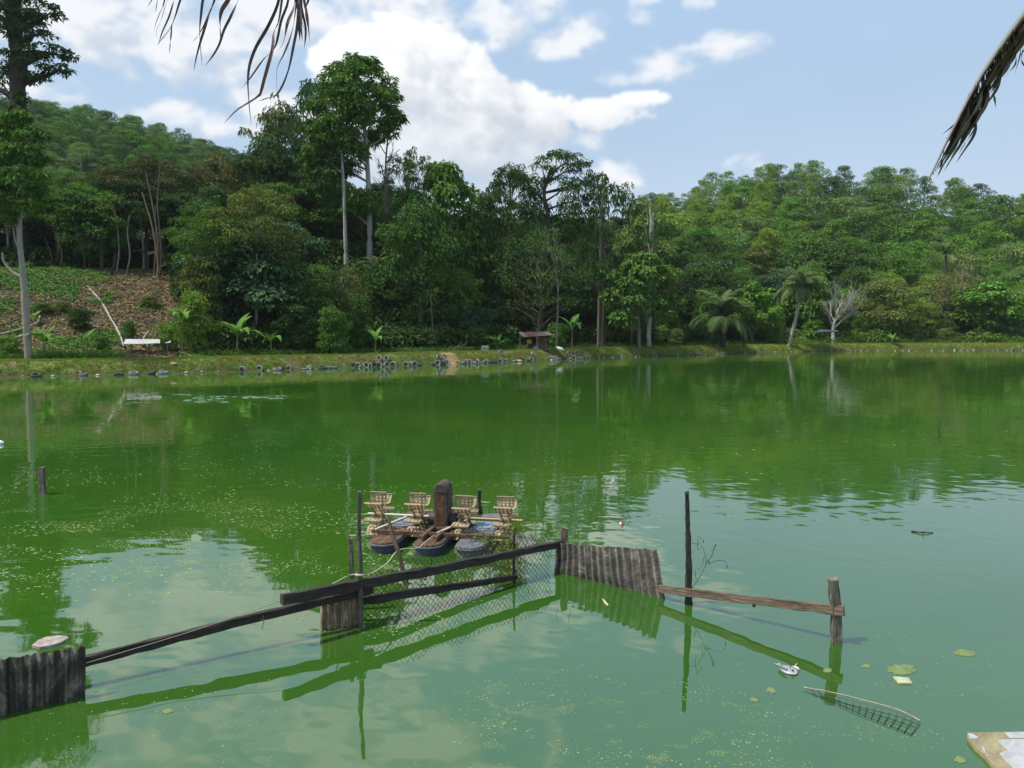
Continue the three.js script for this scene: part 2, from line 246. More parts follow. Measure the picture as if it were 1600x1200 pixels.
// a tree of height H whose crown spans base..H with radius r; shape(t) is the crown's width over its height
function treeParts({ H, base, r, n, clumpR, leaf, trunkR, shape, flat = 0.7, seed, limbs = 9, droop = 0.25, per = 200, lean = 0.4, hollow = 0.5, top = true, w = 0.42, sprays = 0 }) {
  const R = rng(seed), clumps = [], wood = [], topP = V((R() - 0.5) * lean * 2, H - clumpR * 0.5, (R() - 0.5) * lean * 2), mid = V((R() - 0.5) * lean, H * 0.45, (R() - 0.5) * lean);
  const trunk = new THREE.CatmullRomCurve3([V(0, -0.6, 0), V(0, H * 0.1, 0), mid, topP]);
  wood.push(bar(trunk.getPoints(5), trunkR * 1.25, trunkR * 1.25, { w1: trunkR * 0.25, h1: trunkR * 0.25, round: true, sides: 7, seg: 12, j: trunkR * 0.12, seed }));
  for (let i = 0; i < n; i++) {
    const t = top && i === 0 ? 0.98 : Math.pow((i + 0.5) / n, 0.85), y = lerp(base, H - clumpR * 0.6, t), a = i * 2.39996 + R() * 0.9, k = shape(t) * r * (R() < 0.75 ? 0.6 + 0.58 * R() : 0.25 + 0.35 * R());
    const s = clumpR * (0.5 + 0.85 * R()), p = V(Math.cos(a) * k + topP.x * t, y + (R() - 0.5) * clumpR * 0.7, Math.sin(a) * k + topP.z * t);
    clumps.push({ p, r: s, f: (s / clumpR) ** 2 });
    if (i % Math.max(1, Math.round(n / limbs)) === 0) { const b = trunk.getPointAt(clamp((y / H) * 0.82 - 0.05, 0.12, 0.93)); wood.push(tube(bent(b, p, R), trunkR * 0.34, 0.02, { seg: 4, sides: 5 })); }
    for (let q = 0; q < sprays; q++) { const d = onSphere(R); clumps.push({ p: p.clone().addScaledVector(d, s * 1.05), r: s * 0.42, f: 0.16 }); }
  }
  return { crown: foliage(clumps, { n: per, L: leaf, seed: seed + 5, flat, droop, hollow, w }), trunk: all(wood) };
}
const round = (t) => Math.sqrt(Math.max(0.05, 1 - (2 * t - 0.85) ** 2 * 0.85)), dome = (t) => Math.sqrt(Math.max(0.02, 1 - t * t)) * (0.75 + 0.25 * Math.min(1, t * 4)), column = (t) => 0.85 - 0.45 * t * t, cone = (t) => 1.05 - 0.8 * t;
const SHAPES = {
  rounded: [0, 1, 2, 3].map((i) => ({ H: 10, half: 4.2, ...treeParts({ H: 10, base: 2.6, r: 4, n: 26, clumpR: 1.5, leaf: 0.34, trunkR: 0.2, shape: round, seed: 100 + i, per: 340, sprays: 1 }) })),
  domed: [0, 1, 2].map((i) => ({ H: 8.5, half: 4.4, ...treeParts({ H: 8.5, base: 2.8, r: 4.1, n: 32, clumpR: 1.4, leaf: 0.32, trunkR: 0.2, shape: dome, flat: 0.6, seed: 140 + i, per: 280, sprays: 1 }) })),
  slender: [0, 1, 2].map((i) => ({ H: 13, half: 3, ...treeParts({ H: 13, base: 5.5, r: 2.7, n: 24, clumpR: 1.25, leaf: 0.33, trunkR: 0.17, shape: round, seed: 170 + i, per: 290, lean: 0.9, sprays: 1 }) })),
  wispy: [0, 1, 2].map((i) => ({ H: 14, half: 5, ...treeParts({ H: 14, base: 5, r: 5, n: 36, clumpR: 1.35, leaf: 0.42, trunkR: 0.28, shape: round, flat: 0.55, seed: 190 + i, per: 150, droop: 0.8, hollow: 0.2, limbs: 24, lean: 1.2, w: 0.26, sprays: 2 }) })),
  leafy: [0, 1].map((i) => ({ H: 9, half: 3.4, ...treeParts({ H: 9, base: 2.2, r: 3.1, n: 28, clumpR: 1.05, leaf: 0.4, trunkR: 0.16, shape: round, seed: 210 + i, per: 190, droop: 0.3, w: 0.6, sprays: 1 }) })),
  'high-crowned': [0, 1, 2].map((i) => ({ H: 15, half: 4.2, ...treeParts({ H: 15, base: 8, r: 4, n: 30, clumpR: 1.35, leaf: 0.33, trunkR: 0.16, shape: round, flat: 0.6, seed: 420 + i, per: 270, lean: 0.8, limbs: 14, sprays: 1 }) })),
  bushy: [0, 1, 2].map((i) => ({ H: 4, half: 2.3, ...treeParts({ H: 4, base: 0.35, r: 2.1, n: 26, clumpR: 0.72, leaf: 0.26, trunkR: 0.07, shape: column, seed: 230 + i, per: 150, sprays: 2 }) })),
  'vine-hung': [0, 1].map((i) => ({ H: 8, half: 2, ...treeParts({ H: 8, base: 0.4, r: 1.7, n: 30, clumpR: 0.85, leaf: 0.3, trunkR: 0.14, shape: column, seed: 250 + i, per: 150, droop: 0.9, flat: 1.1, sprays: 2 }) })),
  twiggy: [0, 1].map((i) => ({ H: 9, half: 3.6, ...treeParts({ H: 9, base: 2.4, r: 3.5, n: 40, clumpR: 1.05, leaf: 0.2, trunkR: 0.14, shape: round, seed: 270 + i, per: 85, limbs: 40, hollow: 0.1, sprays: 1 }) })),
};
const FAR = { rounded: [0, 1, 2].map((i) => ({ H: 10, half: 4.2, ...treeParts({ H: 10, base: 0.8, r: 4, n: 27, clumpR: 1.5, leaf: 0.42, trunkR: 0.2, shape: round, seed: 300 + i, per: 165, limbs: 5 }) })), domed: [0, 1, 2].map((i) => ({ H: 8.5, half: 4.4, ...treeParts({ H: 8.5, base: 0.9, r: 4.0, n: 32, clumpR: 1.45, leaf: 0.42, trunkR: 0.2, shape: dome, flat: 0.65, seed: 320 + i, per: 145, limbs: 5 }) })), slender: [0, 1].map((i) => ({ H: 13, half: 3, ...treeParts({ H: 13, base: 2.5, r: 3.1, n: 26, clumpR: 1.3, leaf: 0.42, trunkR: 0.17, shape: round, seed: 340 + i, per: 150, limbs: 5 }) })), wispy: [0].map((i) => ({ H: 14, half: 5, ...treeParts({ H: 14, base: 5, r: 4.4, n: 34, clumpR: 1.2, leaf: 0.46, trunkR: 0.24, shape: round, flat: 0.6, seed: 360, per: 80, hollow: 0.2, limbs: 20 }) })) };
const placed = [];
function tree(shape, tone, x, D, H, o = {}) {
  const far = D > 150 && FAR[shape], list = far || SHAPES[shape], s = list[(placed.length * 7 + Math.floor(Math.abs(x) * 3)) % list.length], k = H / s.H, g = new THREE.Group();
  g.name = numbered(shape === 'bushy' ? 'bush' : 'tree'); g.position.set(x, landAt(x, D) - 0.1, -D); g.rotation.y = (x * 7.13 + D * 3.7) % 6.283; const wd = clamp(o.w ? o.w / (s.half * 1.05) : k * (o.wide ?? 1), k * 0.62, k * 1.6); g.scale.set(wd, k, wd);
  part(shape === 'bushy' ? 'stem' : 'trunk', s.trunk, BARK[o.bark ?? 'grey'], g); part('crown', s.crown, LEAF[tone], g); scene.add(g);
  const q = seen(x, g.position.y + H * 0.8, -D); placed.push({ g, shape, tone, px: q[0], py: q[1], D, kind: shape === 'bushy' ? 'bush' : 'tree', label: o.label }); if (o.label) tag(g, o.label, shape === 'bushy' ? 'bush' : 'tree'); return g;
}
// by the frame: the crown's top at (px, py), half width in frame units, standing at depth D
function treeAt(shape, tone, px, py, half, D, o = {}) { const p = at(px, py, D); return tree(shape, tone, p.x, D, Math.max(1.2, p.y - landAt(p.x, D)), { w: half / F * D, ...o }); }

// the trees that stand out, each by its own look
for (const [shape, tone, px, py, half, D, label, barkKind] of [
  ['high-crowned', 'brownish', 225, 240, 58, 88, 'thin brownish twiggy tree behind the top of the cleared slope', 'grey'],
  ['high-crowned', 'olive green', 165, 262, 70, 92, 'wide olive tree rising behind the cleared slope below the hazy hill', 'brown'],
  ['high-crowned', 'bright green', 135, 285, 44, 86, 'light green large-leaved bough tree at the upper edge of the cleared slope', 'grey'],
  ['high-crowned', 'olive green', 395, 288, 66, 70, 'light olive rounded tree with thin pale trunk beside the cleared slope', 'pale'],
  ['high-crowned', 'mid green', 325, 322, 52, 69, 'mid green leafy tree overhanging the end of the cleared slope', 'grey'],
  ['rounded', 'brownish', 330, 240, 66, 94, 'reddish olive crown behind the light olive tree', 'brown'],
  ['wispy', 'olive green', 432, 168, 42, 104, 'sparse grey-green tree whose thin twigs stand against the sky', 'grey'],
  ['wispy', 'blue green', 490, 114, 34, 104, 'dark blue-green tree behind the tallest pale-trunked tree', 'grey'],
  ['rounded', 'dark green', 418, 215, 62, 95, 'dark tree between the olive tree and the tallest tree', 'brown'],
  ['rounded', 'dark green', 480, 215, 58, 97, 'dark crown filling the shade under the tallest tree', 'brown'],
  ['wispy', 'deep green', 632, 230, 44, 98, 'small feathery tree just past the leafless snag', 'grey'],
  ['leafy', 'mid green', 690, 250, 52, 88, 'glossy bright green broadleaf tree with two-lobed top', 'grey'],
  ['rounded', 'deep green', 655, 318, 66, 80, 'deep green lower tree beneath the glossy two-lobed one', 'grey'],
  ['wispy', 'dark green', 800, 252, 52, 98, 'dark drooping tree, first of the three at the dip in the skyline', 'brown'],
  ['wispy', 'dark green', 945, 264, 40, 94, 'narrow dark tree wrapped around the bare standing trunk', 'brown'],
  ['rounded', 'dark green', 770, 292, 50, 92, 'low dark tree in the gap between glossy and drooping trees', 'brown'],
  ['twiggy', 'deep green', 842, 352, 84, 84, 'wide thin-leaved twiggy tree behind the rusty shelter', 'brown'],
  ['slender', 'pale green', 1010, 312, 40, 104, 'pale thin tree growing beside the short bare snag', 'pale'],
  ['leafy', 'mid green', 1000, 392, 60, 90, 'large-leaved mid green tree below the short bare snag', 'grey'],
  ['rounded', 'dark green', 1090, 410, 56, 114, 'dark rounded tree just above the oil palm', 'brown'],
  ['twiggy', 'brownish', 1475, 425, 58, 128, 'dry brown twiggy tree at the foot of the right hill', 'grey'],
  ['leafy', 'bright green', 1545, 440, 60, 126, 'bright large-leaved tree at the right end of the far bank', 'grey'],
  ['rounded', 'olive green', 1385, 440, 50, 124, 'olive rounded tree beside the leafless white tree', 'grey'],
  ['vine-hung', 'mid green', 520, 482, 26, 66, 'fresh green vine-draped bush above the bank, lit among dark ones', 'brown'],
  ['vine-hung', 'deep green', 560, 462, 26, 72, 'deep green climbing growth beside the lit vine-draped bush', 'brown'],
  ['vine-hung', 'yellow green', 300, 455, 30, 63, 'yellow-green vine-hung sapling at the end of the cleared slope', 'brown'],
  ['bushy', 'mid green', 1108, 452, 30, 109, 'mid green shrub behind the oil palm, on the side of the shelter', 'brown'], ['leafy', 'bright green', 1178, 440, 36, 110, 'bright leafy tree behind the oil palm, on the side of the coconut palm', 'brown'], ['bushy', 'bright green', 1212, 478, 24, 112, 'bright shrub close to the foot of the coconut palm', 'brown'], ['leafy', 'mid green', 1262, 418, 40, 122, 'mid green leafy tree directly behind the coconut palm crown', 'brown'], ['rounded', 'deep green', 1150, 420, 44, 116, 'deep green rounded tree above the oil palm fronds', 'brown'],
  ['bushy', 'mid green', 62, 470, 20, 68, 'green shrub behind the pale forked trunk on the slope', 'brown'], ['bushy', 'olive green', 236, 470, 18, 73, 'dull olive shrub at the foot of the clump of thin trunks', 'brown'], ['bushy', 'mid green', 200, 500, 13, 65, 'small round shrub midway up the slope above the white roof', 'brown'],
  ['bushy', 'dark green', 122, 480, 26, 66, 'dark bush standing alone in the middle of the cleared slope', 'brown'], ['bushy', 'mid green', 160, 522, 18, 61, 'small green bush low on the cleared slope beside the white roof', 'brown'],
  ['bushy', 'yellow green', 262, 505, 22, 63, 'yellow-green shrub above the right end of the white roof', 'brown'], ['bushy', 'bright green', 14, 522, 24, 57, 'bright green shrub at the foot of the slope at the frame edge', 'brown'], ['bushy', 'olive green', 96, 478, 16, 69, 'dull olive shrub high on the slope beside the dark bush', 'brown'],
]) treeAt(shape, tone, px, py, half, D, { label, bark: barkKind });

// how high a tree may rise where the photograph shows a trunk, a gap or the sky behind it
function under(px, x, D, H) {
  const half = 3.2 / D * F; let cap = 0;
  for (const [a, b, d, y] of [[528, 618, 89, 408], [924, 956, 93, 445], [1000, 1032, 97, 415], [640, 985, 400, 338], [985, 1060, 400, 300], [300, 470, 120, 250], [-50, 300, 118, 275], [1205, 1345, 105, 505], [800, 868, 79, 505]]) if (px + half > a && px - half < b && D < d) cap = Math.max(cap, y);
  if (!cap) return H; const m = at(px, cap, D).y - landAt(x, D); return m > H ? H : m > 0.45 * H ? m : 0;
}
// rows of understorey and forest along the far bank, then the two wooded hills
{
  const s0 = (t) => t, R = rng(77), pick = (l) => l[Math.floor(R() * l.length)];
  const rows = [
    [6.8, 2.3, ['bushy', 'bushy', 'bushy', 'leafy'], ['dark green', 'deep green', 'deep green', 'mid green', 'olive green', 'bright green'], 2.0, 3.6, 0.72],
    [9.5, 2.9, ['bushy', 'vine-hung', 'leafy', 'vine-hung', 'rounded'], ['dark green', 'deep green', 'deep green', 'mid green', 'blue green', 'brownish'], 4.0, 6.5, 0.8],
    [13.5, 3.6, ['rounded', 'leafy', 'vine-hung', 'twiggy', 'rounded'], ['dark green', 'deep green', 'deep green', 'mid green', 'olive green', 'blue green'], 6.0, 9, 0.85],
    [19, 4.2, ['rounded', 'leafy', 'slender', 'rounded'], ['dark green', 'deep green', 'mid green', 'blue green', 'brownish'], 7.5, 10.5, 0.9],
    [26, 4.8, ['rounded', 'slender', 'rounded', 'wispy'], ['dark green', 'deep green', 'mid green', 'olive green'], 8, 11.5, 0.95],
    [33, 4.6, ['rounded', 'high-crowned', 'rounded', 'slender'], ['dark green', 'deep green', 'dark green', 'mid green'], 8, 11, 0.95],
  ];
  for (const [t, step, shapes, tones, h0, h1, keep] of rows) for (let x = -44; x < 74; x += step * (0.75 + 0.5 * R())) {
    const D = shore(x) + (t + (R() - 0.5) * 3) / slant(x), px = 800 + F * x / D, a = R(), b = R(), c = R(), d = R();
    if (px < (t > 30 ? 40 : 300) || px > 1625 || a > keep) continue;
    if ((s0(t) < 14 && px > 1062 && px < 1205) || (s0(t) < 9 && px > 1205 && px < 1345)) continue;
    if (t < 12 && [372, 352, 424, 587, 893, 776, 286, 540, 1392].some((b) => Math.abs(px - b) < 17)) continue;
    if (t < 12 && ((px > 800 && px < 868) || (px > 1278 && px < 1312) || (px > 560 && px < 606) || (px > 755 && px < 795))) continue;
    const right = px > 1230, k = right ? 0.72 : 1, tone = right && b > 0.35 ? ['mid green', 'bright green', 'yellow green', 'olive green', 'bright green'][Math.floor(c * 5)] : tones[Math.floor(b * tones.length)];
    if (right && t > 24) continue;
    const want = lerp(h0, h1, R()) * k, H = under(px, x, D, want); if (!H) continue;
    tree(shapes[Math.floor(d * shapes.length)], tone, x, D, H, { wide: 1 + 0.35 * R(), bark: pick(['brown', 'grey', 'grey', 'pale']) });
  }
  // the high canopy that shades the top of the cleared slope
  for (let D = 86; D < 104; D += 4.5) for (let px = -110; px < 300; px += 50) { const q = px + 40 * (R() - 0.5), d = D + 3 * (R() - 0.5), top = lerp(268, 315, R()), x = (q - 800) / F * d; treeAt('high-crowned', ['dark green', 'deep green', 'mid green', 'olive green', 'dark green'][Math.floor(R() * 5)], q, top, 42 + 22 * R(), d, { bark: pick(['grey', 'pale', 'brown']) }); }
  // hills: near to far, only where something of the crown shows
  const sky = new Float32Array(1700).fill(545), spots = [];
  for (let D = 96; D < 330; D += 4.7) for (let x = -0.72 * D; x < 0.72 * D; x += 6.2) spots.push([x + (R() - 0.5) * 4.6, D + (R() - 0.5) * 4.4, R(), R(), R(), R()]);
  spots.sort((a, b) => a[1] - b[1]);
  for (const p of placed) { const q = seen(p.g.position.x, p.g.position.y + 1, p.g.position.z), hw = 25; const top = p.py; for (let i = Math.max(0, Math.floor(p.px - hw)); i < Math.min(1700, p.px + hw); i++) sky[i] = Math.min(sky[i], top + 6); }
  for (const [x, D, a, b, c, d] of spots) {
    const px = 800 + F * x / D, s = (D - shore(x)) * slant(x);
    if (px < -20 || px > 1620 || s < (px < 300 ? 36 : px > 1230 ? 16 : 33)) continue;
    const leftHill = px < 640, mid = fbm(x * 0.03, D * 0.03, 4, 2);
    const shape = leftHill ? ['rounded', 'rounded', 'domed', D > 200 ? 'rounded' : 'slender'][Math.floor(a * 4)] : px > 960 ? ['domed', 'rounded', 'rounded', 'domed', 'slender', 'wispy', 'rounded'][Math.floor(a * 7)] : ['rounded', 'slender'][Math.floor(a * 2)];
    const k = clamp(b * 0.95 + 0.25 * mid, 0, 0.999), tone = (leftHill ? ['deep green', 'mid green', 'mid green', 'bright green', 'bright green', 'pale green'] : px > 960 ? ['deep green', 'mid green', 'mid green', 'bright green', 'bright green', 'pale green', 'yellow green'] : ['dark green', 'deep green', 'mid green'])[Math.floor(clamp(k + (px > 960 && px < 1210 ? 0.3 : 0), 0, 0.999) * (leftHill ? 6 : px > 960 ? 7 : 3))];
    const H = under(px, x, D, (shape === 'slender' ? 10 : leftHill && D > 180 ? 6 : 6.2) + (leftHill ? 3.5 : D > 212 ? 3.2 : 6.5 * c) * c), y = landAt(x, D); if (!H) continue; const q = seen(x, y + H, -D), hw = 4 / D * F;
    let shown = 0, n = 0; for (let i = Math.max(0, Math.floor(px - hw)); i <= Math.min(1699, px + hw); i += 2) { n++; if (q[1] < sky[i] - 4) shown++; }
    if (!n || shown / n < 0.3) continue;
    for (let i = Math.max(0, Math.floor(px - hw)); i <= Math.min(1699, px + hw); i++) sky[i] = Math.min(sky[i], q[1] + 2.6 / D * F * (Math.abs(i - px) / hw) ** 2 + 1);
    tree(shape, tone, x, D, H, { wide: 0.8 + 0.55 * d, bark: d > 0.7 ? 'pale' : 'grey' });
  }
}
// ---------------------------------------------------------------- single trees with a figure of their own
function px2(list, D, dz = () => 0) { return list.map(([px, py], i) => at(px, py, D + dz(i))); }
function local(pts, o) { return pts.map((p) => p.clone().sub(o)); }
// crown of clumps given by the frame: [px, py, radius px, depth offset]
function crownTree(name, label, D, trunkPx, r0, r1, clumps, tone, barkM, opt, limbs = 1) {
  const foot = at(trunkPx[0][0], trunkPx[0][1], D); foot.y = landAt(foot.x, D) - 0.2;
  const g = thing(name, label, 'tree', foot), R = rng(opt.seed), path = local(px2(trunkPx, D), foot); path[0].set(0, 0, 0);
  const wood = [bar(path, r0, r0, { w1: r1, h1: r1, round: true, sides: 9, seg: 26, j: r0 * 0.1, seed: opt.seed })], curve = new THREE.CatmullRomCurve3(path), cl = [];
  for (const [px, py, rp, dz] of clumps) {
    const c = at(px, py, D + dz).sub(foot), r = rp / F * D;
    for (let i = 0; i < opt.sub; i++) { const d = onSphere(R); d.y = d.y * 0.75 + 0.1; const s = r * (0.3 + 0.3 * R()); cl.push({ p: c.clone().addScaledVector(d, r * 0.75), r: s, f: (s / r) ** 2 * 5 * (rp / 30) ** 1.3 }); }
    if (R() < limbs) { let t = 0.3, best = 1e9; for (let q = 0.25; q <= 1; q += 0.05) { const e = curve.getPointAt(q), dd = Math.abs(e.y - (c.y - r * 1.3)); if (dd < best) { best = dd; t = q; } } wood.push(tube(bent(curve.getPointAt(t), c, R, 0.2), r1 * 0.8, 0.03, { seg: 6, sides: 5 })); }
  }
  part('trunk', all(wood), barkM, g); part('crown', foliage(cl, { n: 60, L: 0.5, flat: 0.7, hollow: 0.35, droop: 0.35, ...opt }), LEAF[tone], g);
  return g;
}
crownTree('tall_tree', 'tallest tree in the middle forest, pale bare trunk under a broad layered crown', 88, [[577, 440], [577, 330], [573, 240], [566, 170], [556, 110]], 0.36, 0.17, [
  [545, 102, 20, 0], [574, 104, 19, 1], [530, 128, 26, -1], [560, 122, 28, -2], [590, 132, 24, 1], [512, 152, 26, 1], [545, 150, 30, -3], [578, 150, 28, -2], [606, 158, 22, 0], [498, 182, 24, 0], [528, 178, 28, -3], [560, 180, 28, -3],
  [592, 180, 28, -1], [614, 184, 16, 0], [490, 208, 22, 0], [512, 210, 25, -2], [540, 212, 22, 1], [608, 204, 16, 0], [500, 238, 24, 1], [524, 240, 22, 0], [586, 216, 15, 2], [548, 224, 22, -2], [558, 240, 16, -2], [505, 262, 22, 2], [530, 266, 18, 2], [562, 312, 20, -1], [552, 328, 15, -1], [572, 322, 12, -2]], 'mid green', BARK.bleached, { seed: 401, sub: 10, n: 95, L: 0.5 });
crownTree('tall_tree', 'second pale trunk standing in the shade left of the tallest tree', 86, [[541, 410], [539, 350], [537, 290], [534, 240]], 0.26, 0.14, [[520, 268, 26, 1], [545, 262, 22, 2], [498, 285, 24, 2], [512, 310, 22, 2], [478, 300, 22, 3], [490, 250, 22, 3]], 'deep green', BARK.bleached, { seed: 402, sub: 8, n: 60 }, 0.3);
crownTree('dark_tree', 'tall dark vine-clad tree cut by the top left corner of the frame', 86, [[32, 300], [30, 190], [26, 100], [22, 20], [20, -120]], 1.0, 0.62, [
  [60, 12, 24, 0], [20, 10, 30, -1], [-20, 20, 30, 0], [80, 20, 16, 1], [50, 40, 22, 1], [20, 45, 22, -1], [76, 54, 12, 0], [60, 80, 18, 0], [92, 82, 16, 0], [108, 88, 12, 1], [40, 92, 22, -1], [10, 95, 24, 0], [72, 104, 15, 0], [98, 108, 12, 0], [16, 120, 22, 0], [44, 122, 15, 1], [-10, 140, 24, 1], [20, -40, 60, 0], [70, -50, 40, 2], [0, -110, 70, 0], [-50, -40, 50, 0], [62, 120, 12, 0], [30, 150, 12, -1], [24, 175, 12, -1]], 'dark green', BARK.dark, { seed: 403, sub: 9, n: 60, L: 0.42, flat: 0.5, droop: 0.5 });
crownTree('broad_tree', 'tree with bright green crown and forked pale trunk, before the cleared slope', 56, [[44, 545], [40, 490], [36, 430], [31, 380], [29, 320], [22, 240]], 0.27, 0.13, [[20, 195, 22, 0], [50, 212, 20, -1], [5, 225, 24, 0], [36, 244, 24, -1], [62, 250, 14, 0], [10, 265, 26, -1], [45, 278, 22, -2], [-15, 240, 30, 0], [5, 300, 24, -1], [40, 316, 20, -1], [62, 320, 11, 0], [16, 340, 18, 0], [56, 298, 14, 0], [-20, 310, 28, 0], [-25, 200, 24, 1], [30, 182, 14, 0]], 'mid green', BARK.pale, { seed: 404, sub: 9, n: 110, L: 0.32 });
const openTree = crownTree('drooping_tree', 'large dark drooping tree with sky showing through its open limbs', 96, [[862, 470], [862, 400], [858, 345], [850, 300], [862, 262]], 0.4, 0.2, [[846, 262, 20, 0], [870, 252, 20, -1], [892, 250, 18, 0], [912, 266, 18, 0], [880, 270, 20, 1], [852, 280, 16, 0], [828, 276, 17, 0], [905, 288, 14, 1], [926, 286, 13, 0], [818, 296, 16, 1], [838, 300, 12, 0], [882, 292, 12, -1], [922, 310, 10, 0], [806, 318, 15, 0], [898, 340, 16, 1], [930, 334, 12, 1], [826, 338, 15, 0], [860, 345, 15, 1], [880, 352, 14, 0]], 'deep green', BARK.dark, { seed: 405, sub: 9, n: 58, L: 0.42, flat: 0.6, droop: 0.7, w: 0.28 });

// leafless trees: forked branches down to twigs
function branching(p, d, len, r, depth, R, out, o) {
  const e = p.clone().addScaledVector(d, len), m = p.clone().lerp(e, 0.5).add(V(R() - 0.5, R() - 0.5, R() - 0.5).multiplyScalar(len * 0.14));
  out.push(tube([p, m, e], r, r * 0.62, { seg: 3, sides: depth > 2 ? 6 : 4 }));
  if (depth <= 0) return;
  const n = o.fork ?? 3; for (let i = 0; i < n; i++) { const q = d.clone().multiplyScalar(1).add(onSphere(R).multiplyScalar(o.open)).add(V(0, o.rise, 0)).normalize(); branching(i ? p.clone().lerp(e, 0.6 + 0.4 * R()) : e, q, len * (0.62 + 0.25 * R()), r * 0.6, depth - 1, R, out, o); }
}
function bareTree(name, label, px, baseY, D, trunkPts, r, barkM, o, seed, y0) {
  const foot = at(px, baseY, D); foot.y = y0 ?? landAt(foot.x, D) - 0.1; const g = thing(name, label, 'tree', foot), R = rng(seed), wood = [], twigs = [];
  const path = local(px2(trunkPts, D), foot); path.unshift(V(0, 0, 0)); wood.push(tube(path, r, r * (o.taper ?? 0.6), { seg: 14, sides: 8, j: r * 0.15, seed }));
  const tip = path[path.length - 1], dir = tip.clone().sub(path[path.length - 2]).normalize();
  for (let i = 0; i < o.n; i++) { const c = new THREE.CatmullRomCurve3(path), s = c.getPointAt(o.from + (1 - o.from) * (i + 1) / o.n), a = i * 2.4 + R(), d = dir.clone().add(V(Math.cos(a) * o.spread, o.lift ?? 0.3, Math.sin(a) * o.spread)).normalize(); branching(s, d, o.len * (0.7 + 0.6 * R()), r * (o.br ?? 0.42), o.depth, R, twigs, o); }
  part('trunk', all(wood), barkM, g); if (twigs.length) part('branches', all(twigs), barkM, g); return g;
}
bareTree('bare_tree', 'leafless white tree spreading like a fan behind the low grey shelter', 1302, 518, 116, [[1303, 506], [1308, 492]], 0.3, BARK.bleached, { n: 9, from: 0.45, spread: 0.95, lift: 0.35, len: 1.75, depth: 4, fork: 3, open: 0.42, rise: 0.12, br: 0.36 }, 41);
bareTree('bare_tree', 'leafless brownish tree with fine upright twigs on the lower right hill', 1500, 480, 130, [[1499, 462], [1503, 448]], 0.22, BARK.tan, { n: 8, from: 0.4, spread: 0.6, lift: 0.5, len: 2.2, depth: 4, fork: 2, open: 0.5, rise: 0.2 }, 42);
bareTree('bare_tree', 'tall bare standing trunk against the dark drooping trees', 936, 442, 92, [[938, 400], [939, 350], [943, 300], [946, 276]], 0.23, BARK.grey, { n: 2, from: 0.85, spread: 0.6, len: 0.5, depth: 0, open: 0.4, rise: 0.1, taper: 0.6 }, 43);
bareTree('bare_tree', 'short pale bare snag forked at the top, halfway to the right hill', 1015, 415, 96, [[1016, 385], [1017, 350]], 0.3, BARK.bleached, { n: 5, from: 0.6, spread: 0.35, lift: 0.8, len: 1.9, depth: 1, fork: 2, open: 0.35, rise: 0.3, br: 0.5, taper: 0.5 }, 44);
bareTree('bare_tree', 'leafless grey snag with broken twigs beside the tallest tree', 601, 362, 92, [[602, 310], [603, 250], [606, 215]], 0.24, BARK.grey, { n: 12, from: 0.3, spread: 1.0, lift: 0.35, len: 1.3, depth: 2, fork: 2, open: 0.6, rise: 0.2, br: 0.35, taper: 0.35 }, 45);
bareTree('bare_tree', 'half-bare trunk with pale branches inside the wide thin-leaved twiggy tree', 870, 455, 82, [[871, 435], [866, 415], [860, 385]], 0.12, BARK.grey, { n: 7, from: 0.5, spread: 0.7, lift: 0.7, len: 1.7, depth: 2, fork: 2, open: 0.5, rise: 0.3 }, 46);
const spot = (px, D) => { const x = (px - 800) / F * D * 1.002; return V(x, landAt(x, D) - 0.05, -D); };
// thin pole trees on the cleared slope
for (const [pts, r, D, label, b] of [
  [[[253, 455], [246, 400], [237, 350], [222, 300]], 0.13, 80, 'leaning thin trunk, first of the clump at the end of the cleared slope', 'tan'], [[[250, 453], [248, 390], [240, 330], [228, 270]], 0.11, 80.3, 'thin yellowish trunk in the middle of the clump on the slope', 'tan'],
  [[[255, 453], [252, 390], [246, 320], [250, 260]], 0.1, 80.6, 'straight thin trunk at the back of the clump on the slope', 'grey'], [[[246, 440], [243, 380], [243, 320]], 0.09, 80.9, 'shortest thin trunk of the clump on the slope', 'grey'],
  [[[188, 436], [186, 390], [182, 345], [176, 320]], 0.09, 82, 'thin pale pole tree above the charred stump', 'pale'], [[[203, 440], [203, 400], [199, 360], [203, 335]], 0.09, 82, 'thin pole tree forked at its top, beside the one above the stump', 'pale'],
  [[[100, 423], [97, 398], [90, 375], [82, 350]], 0.12, 84, 'crooked thin grey trunk at the green upper edge of the cleared slope', 'grey'], [[[88, 425], [80, 398], [70, 372]], 0.07, 84, 'very thin leaning trunk beside the crooked grey one', 'grey'],
  [[[402, 490], [402, 440], [401, 395]], 0.11, 69, 'thin pale trunk standing under the light olive rounded tree', 'pale'], [[[178, 432], [178, 416], [180, 398]], 0.16, 81, 'charred upright stump on the cleared slope', 'dark'], [[[180, 470], [179, 460]], 0.2, 76, 'low charred stump on the cleared slope', 'dark'],
  [[[676, 552], [676, 520], [674, 480], [672, 440]], 0.07, 78, 'thin grey sapling trunk at the dark forest edge by the dirt gully', 'grey'], [[[1188, 300], [1188, 285]], 0.1, 150, '', ''], [[[935, 530], [936, 500], [938, 470]], 0.09, 92, 'slim dark trunk below the bare standing trunk', 'grey'], [[[986, 520], [987, 490], [985, 465]], 0.1, 96, 'slim grey trunk in the shade before the oil palm', 'grey'],
]) { if (!label) continue; const f = spot(pts[0][0], D); lone(label.includes('stump') ? 'stump' : 'pole_tree', tube([V(f.x, f.y, f.z), ...px2(pts.slice(1), D)], r, r * (label.includes('stump') ? 0.7 : 0.5), { seg: 12, sides: 7, j: r * 0.2 }), BARK[b], label, label.includes('stump') ? 'stump' : 'tree'); }
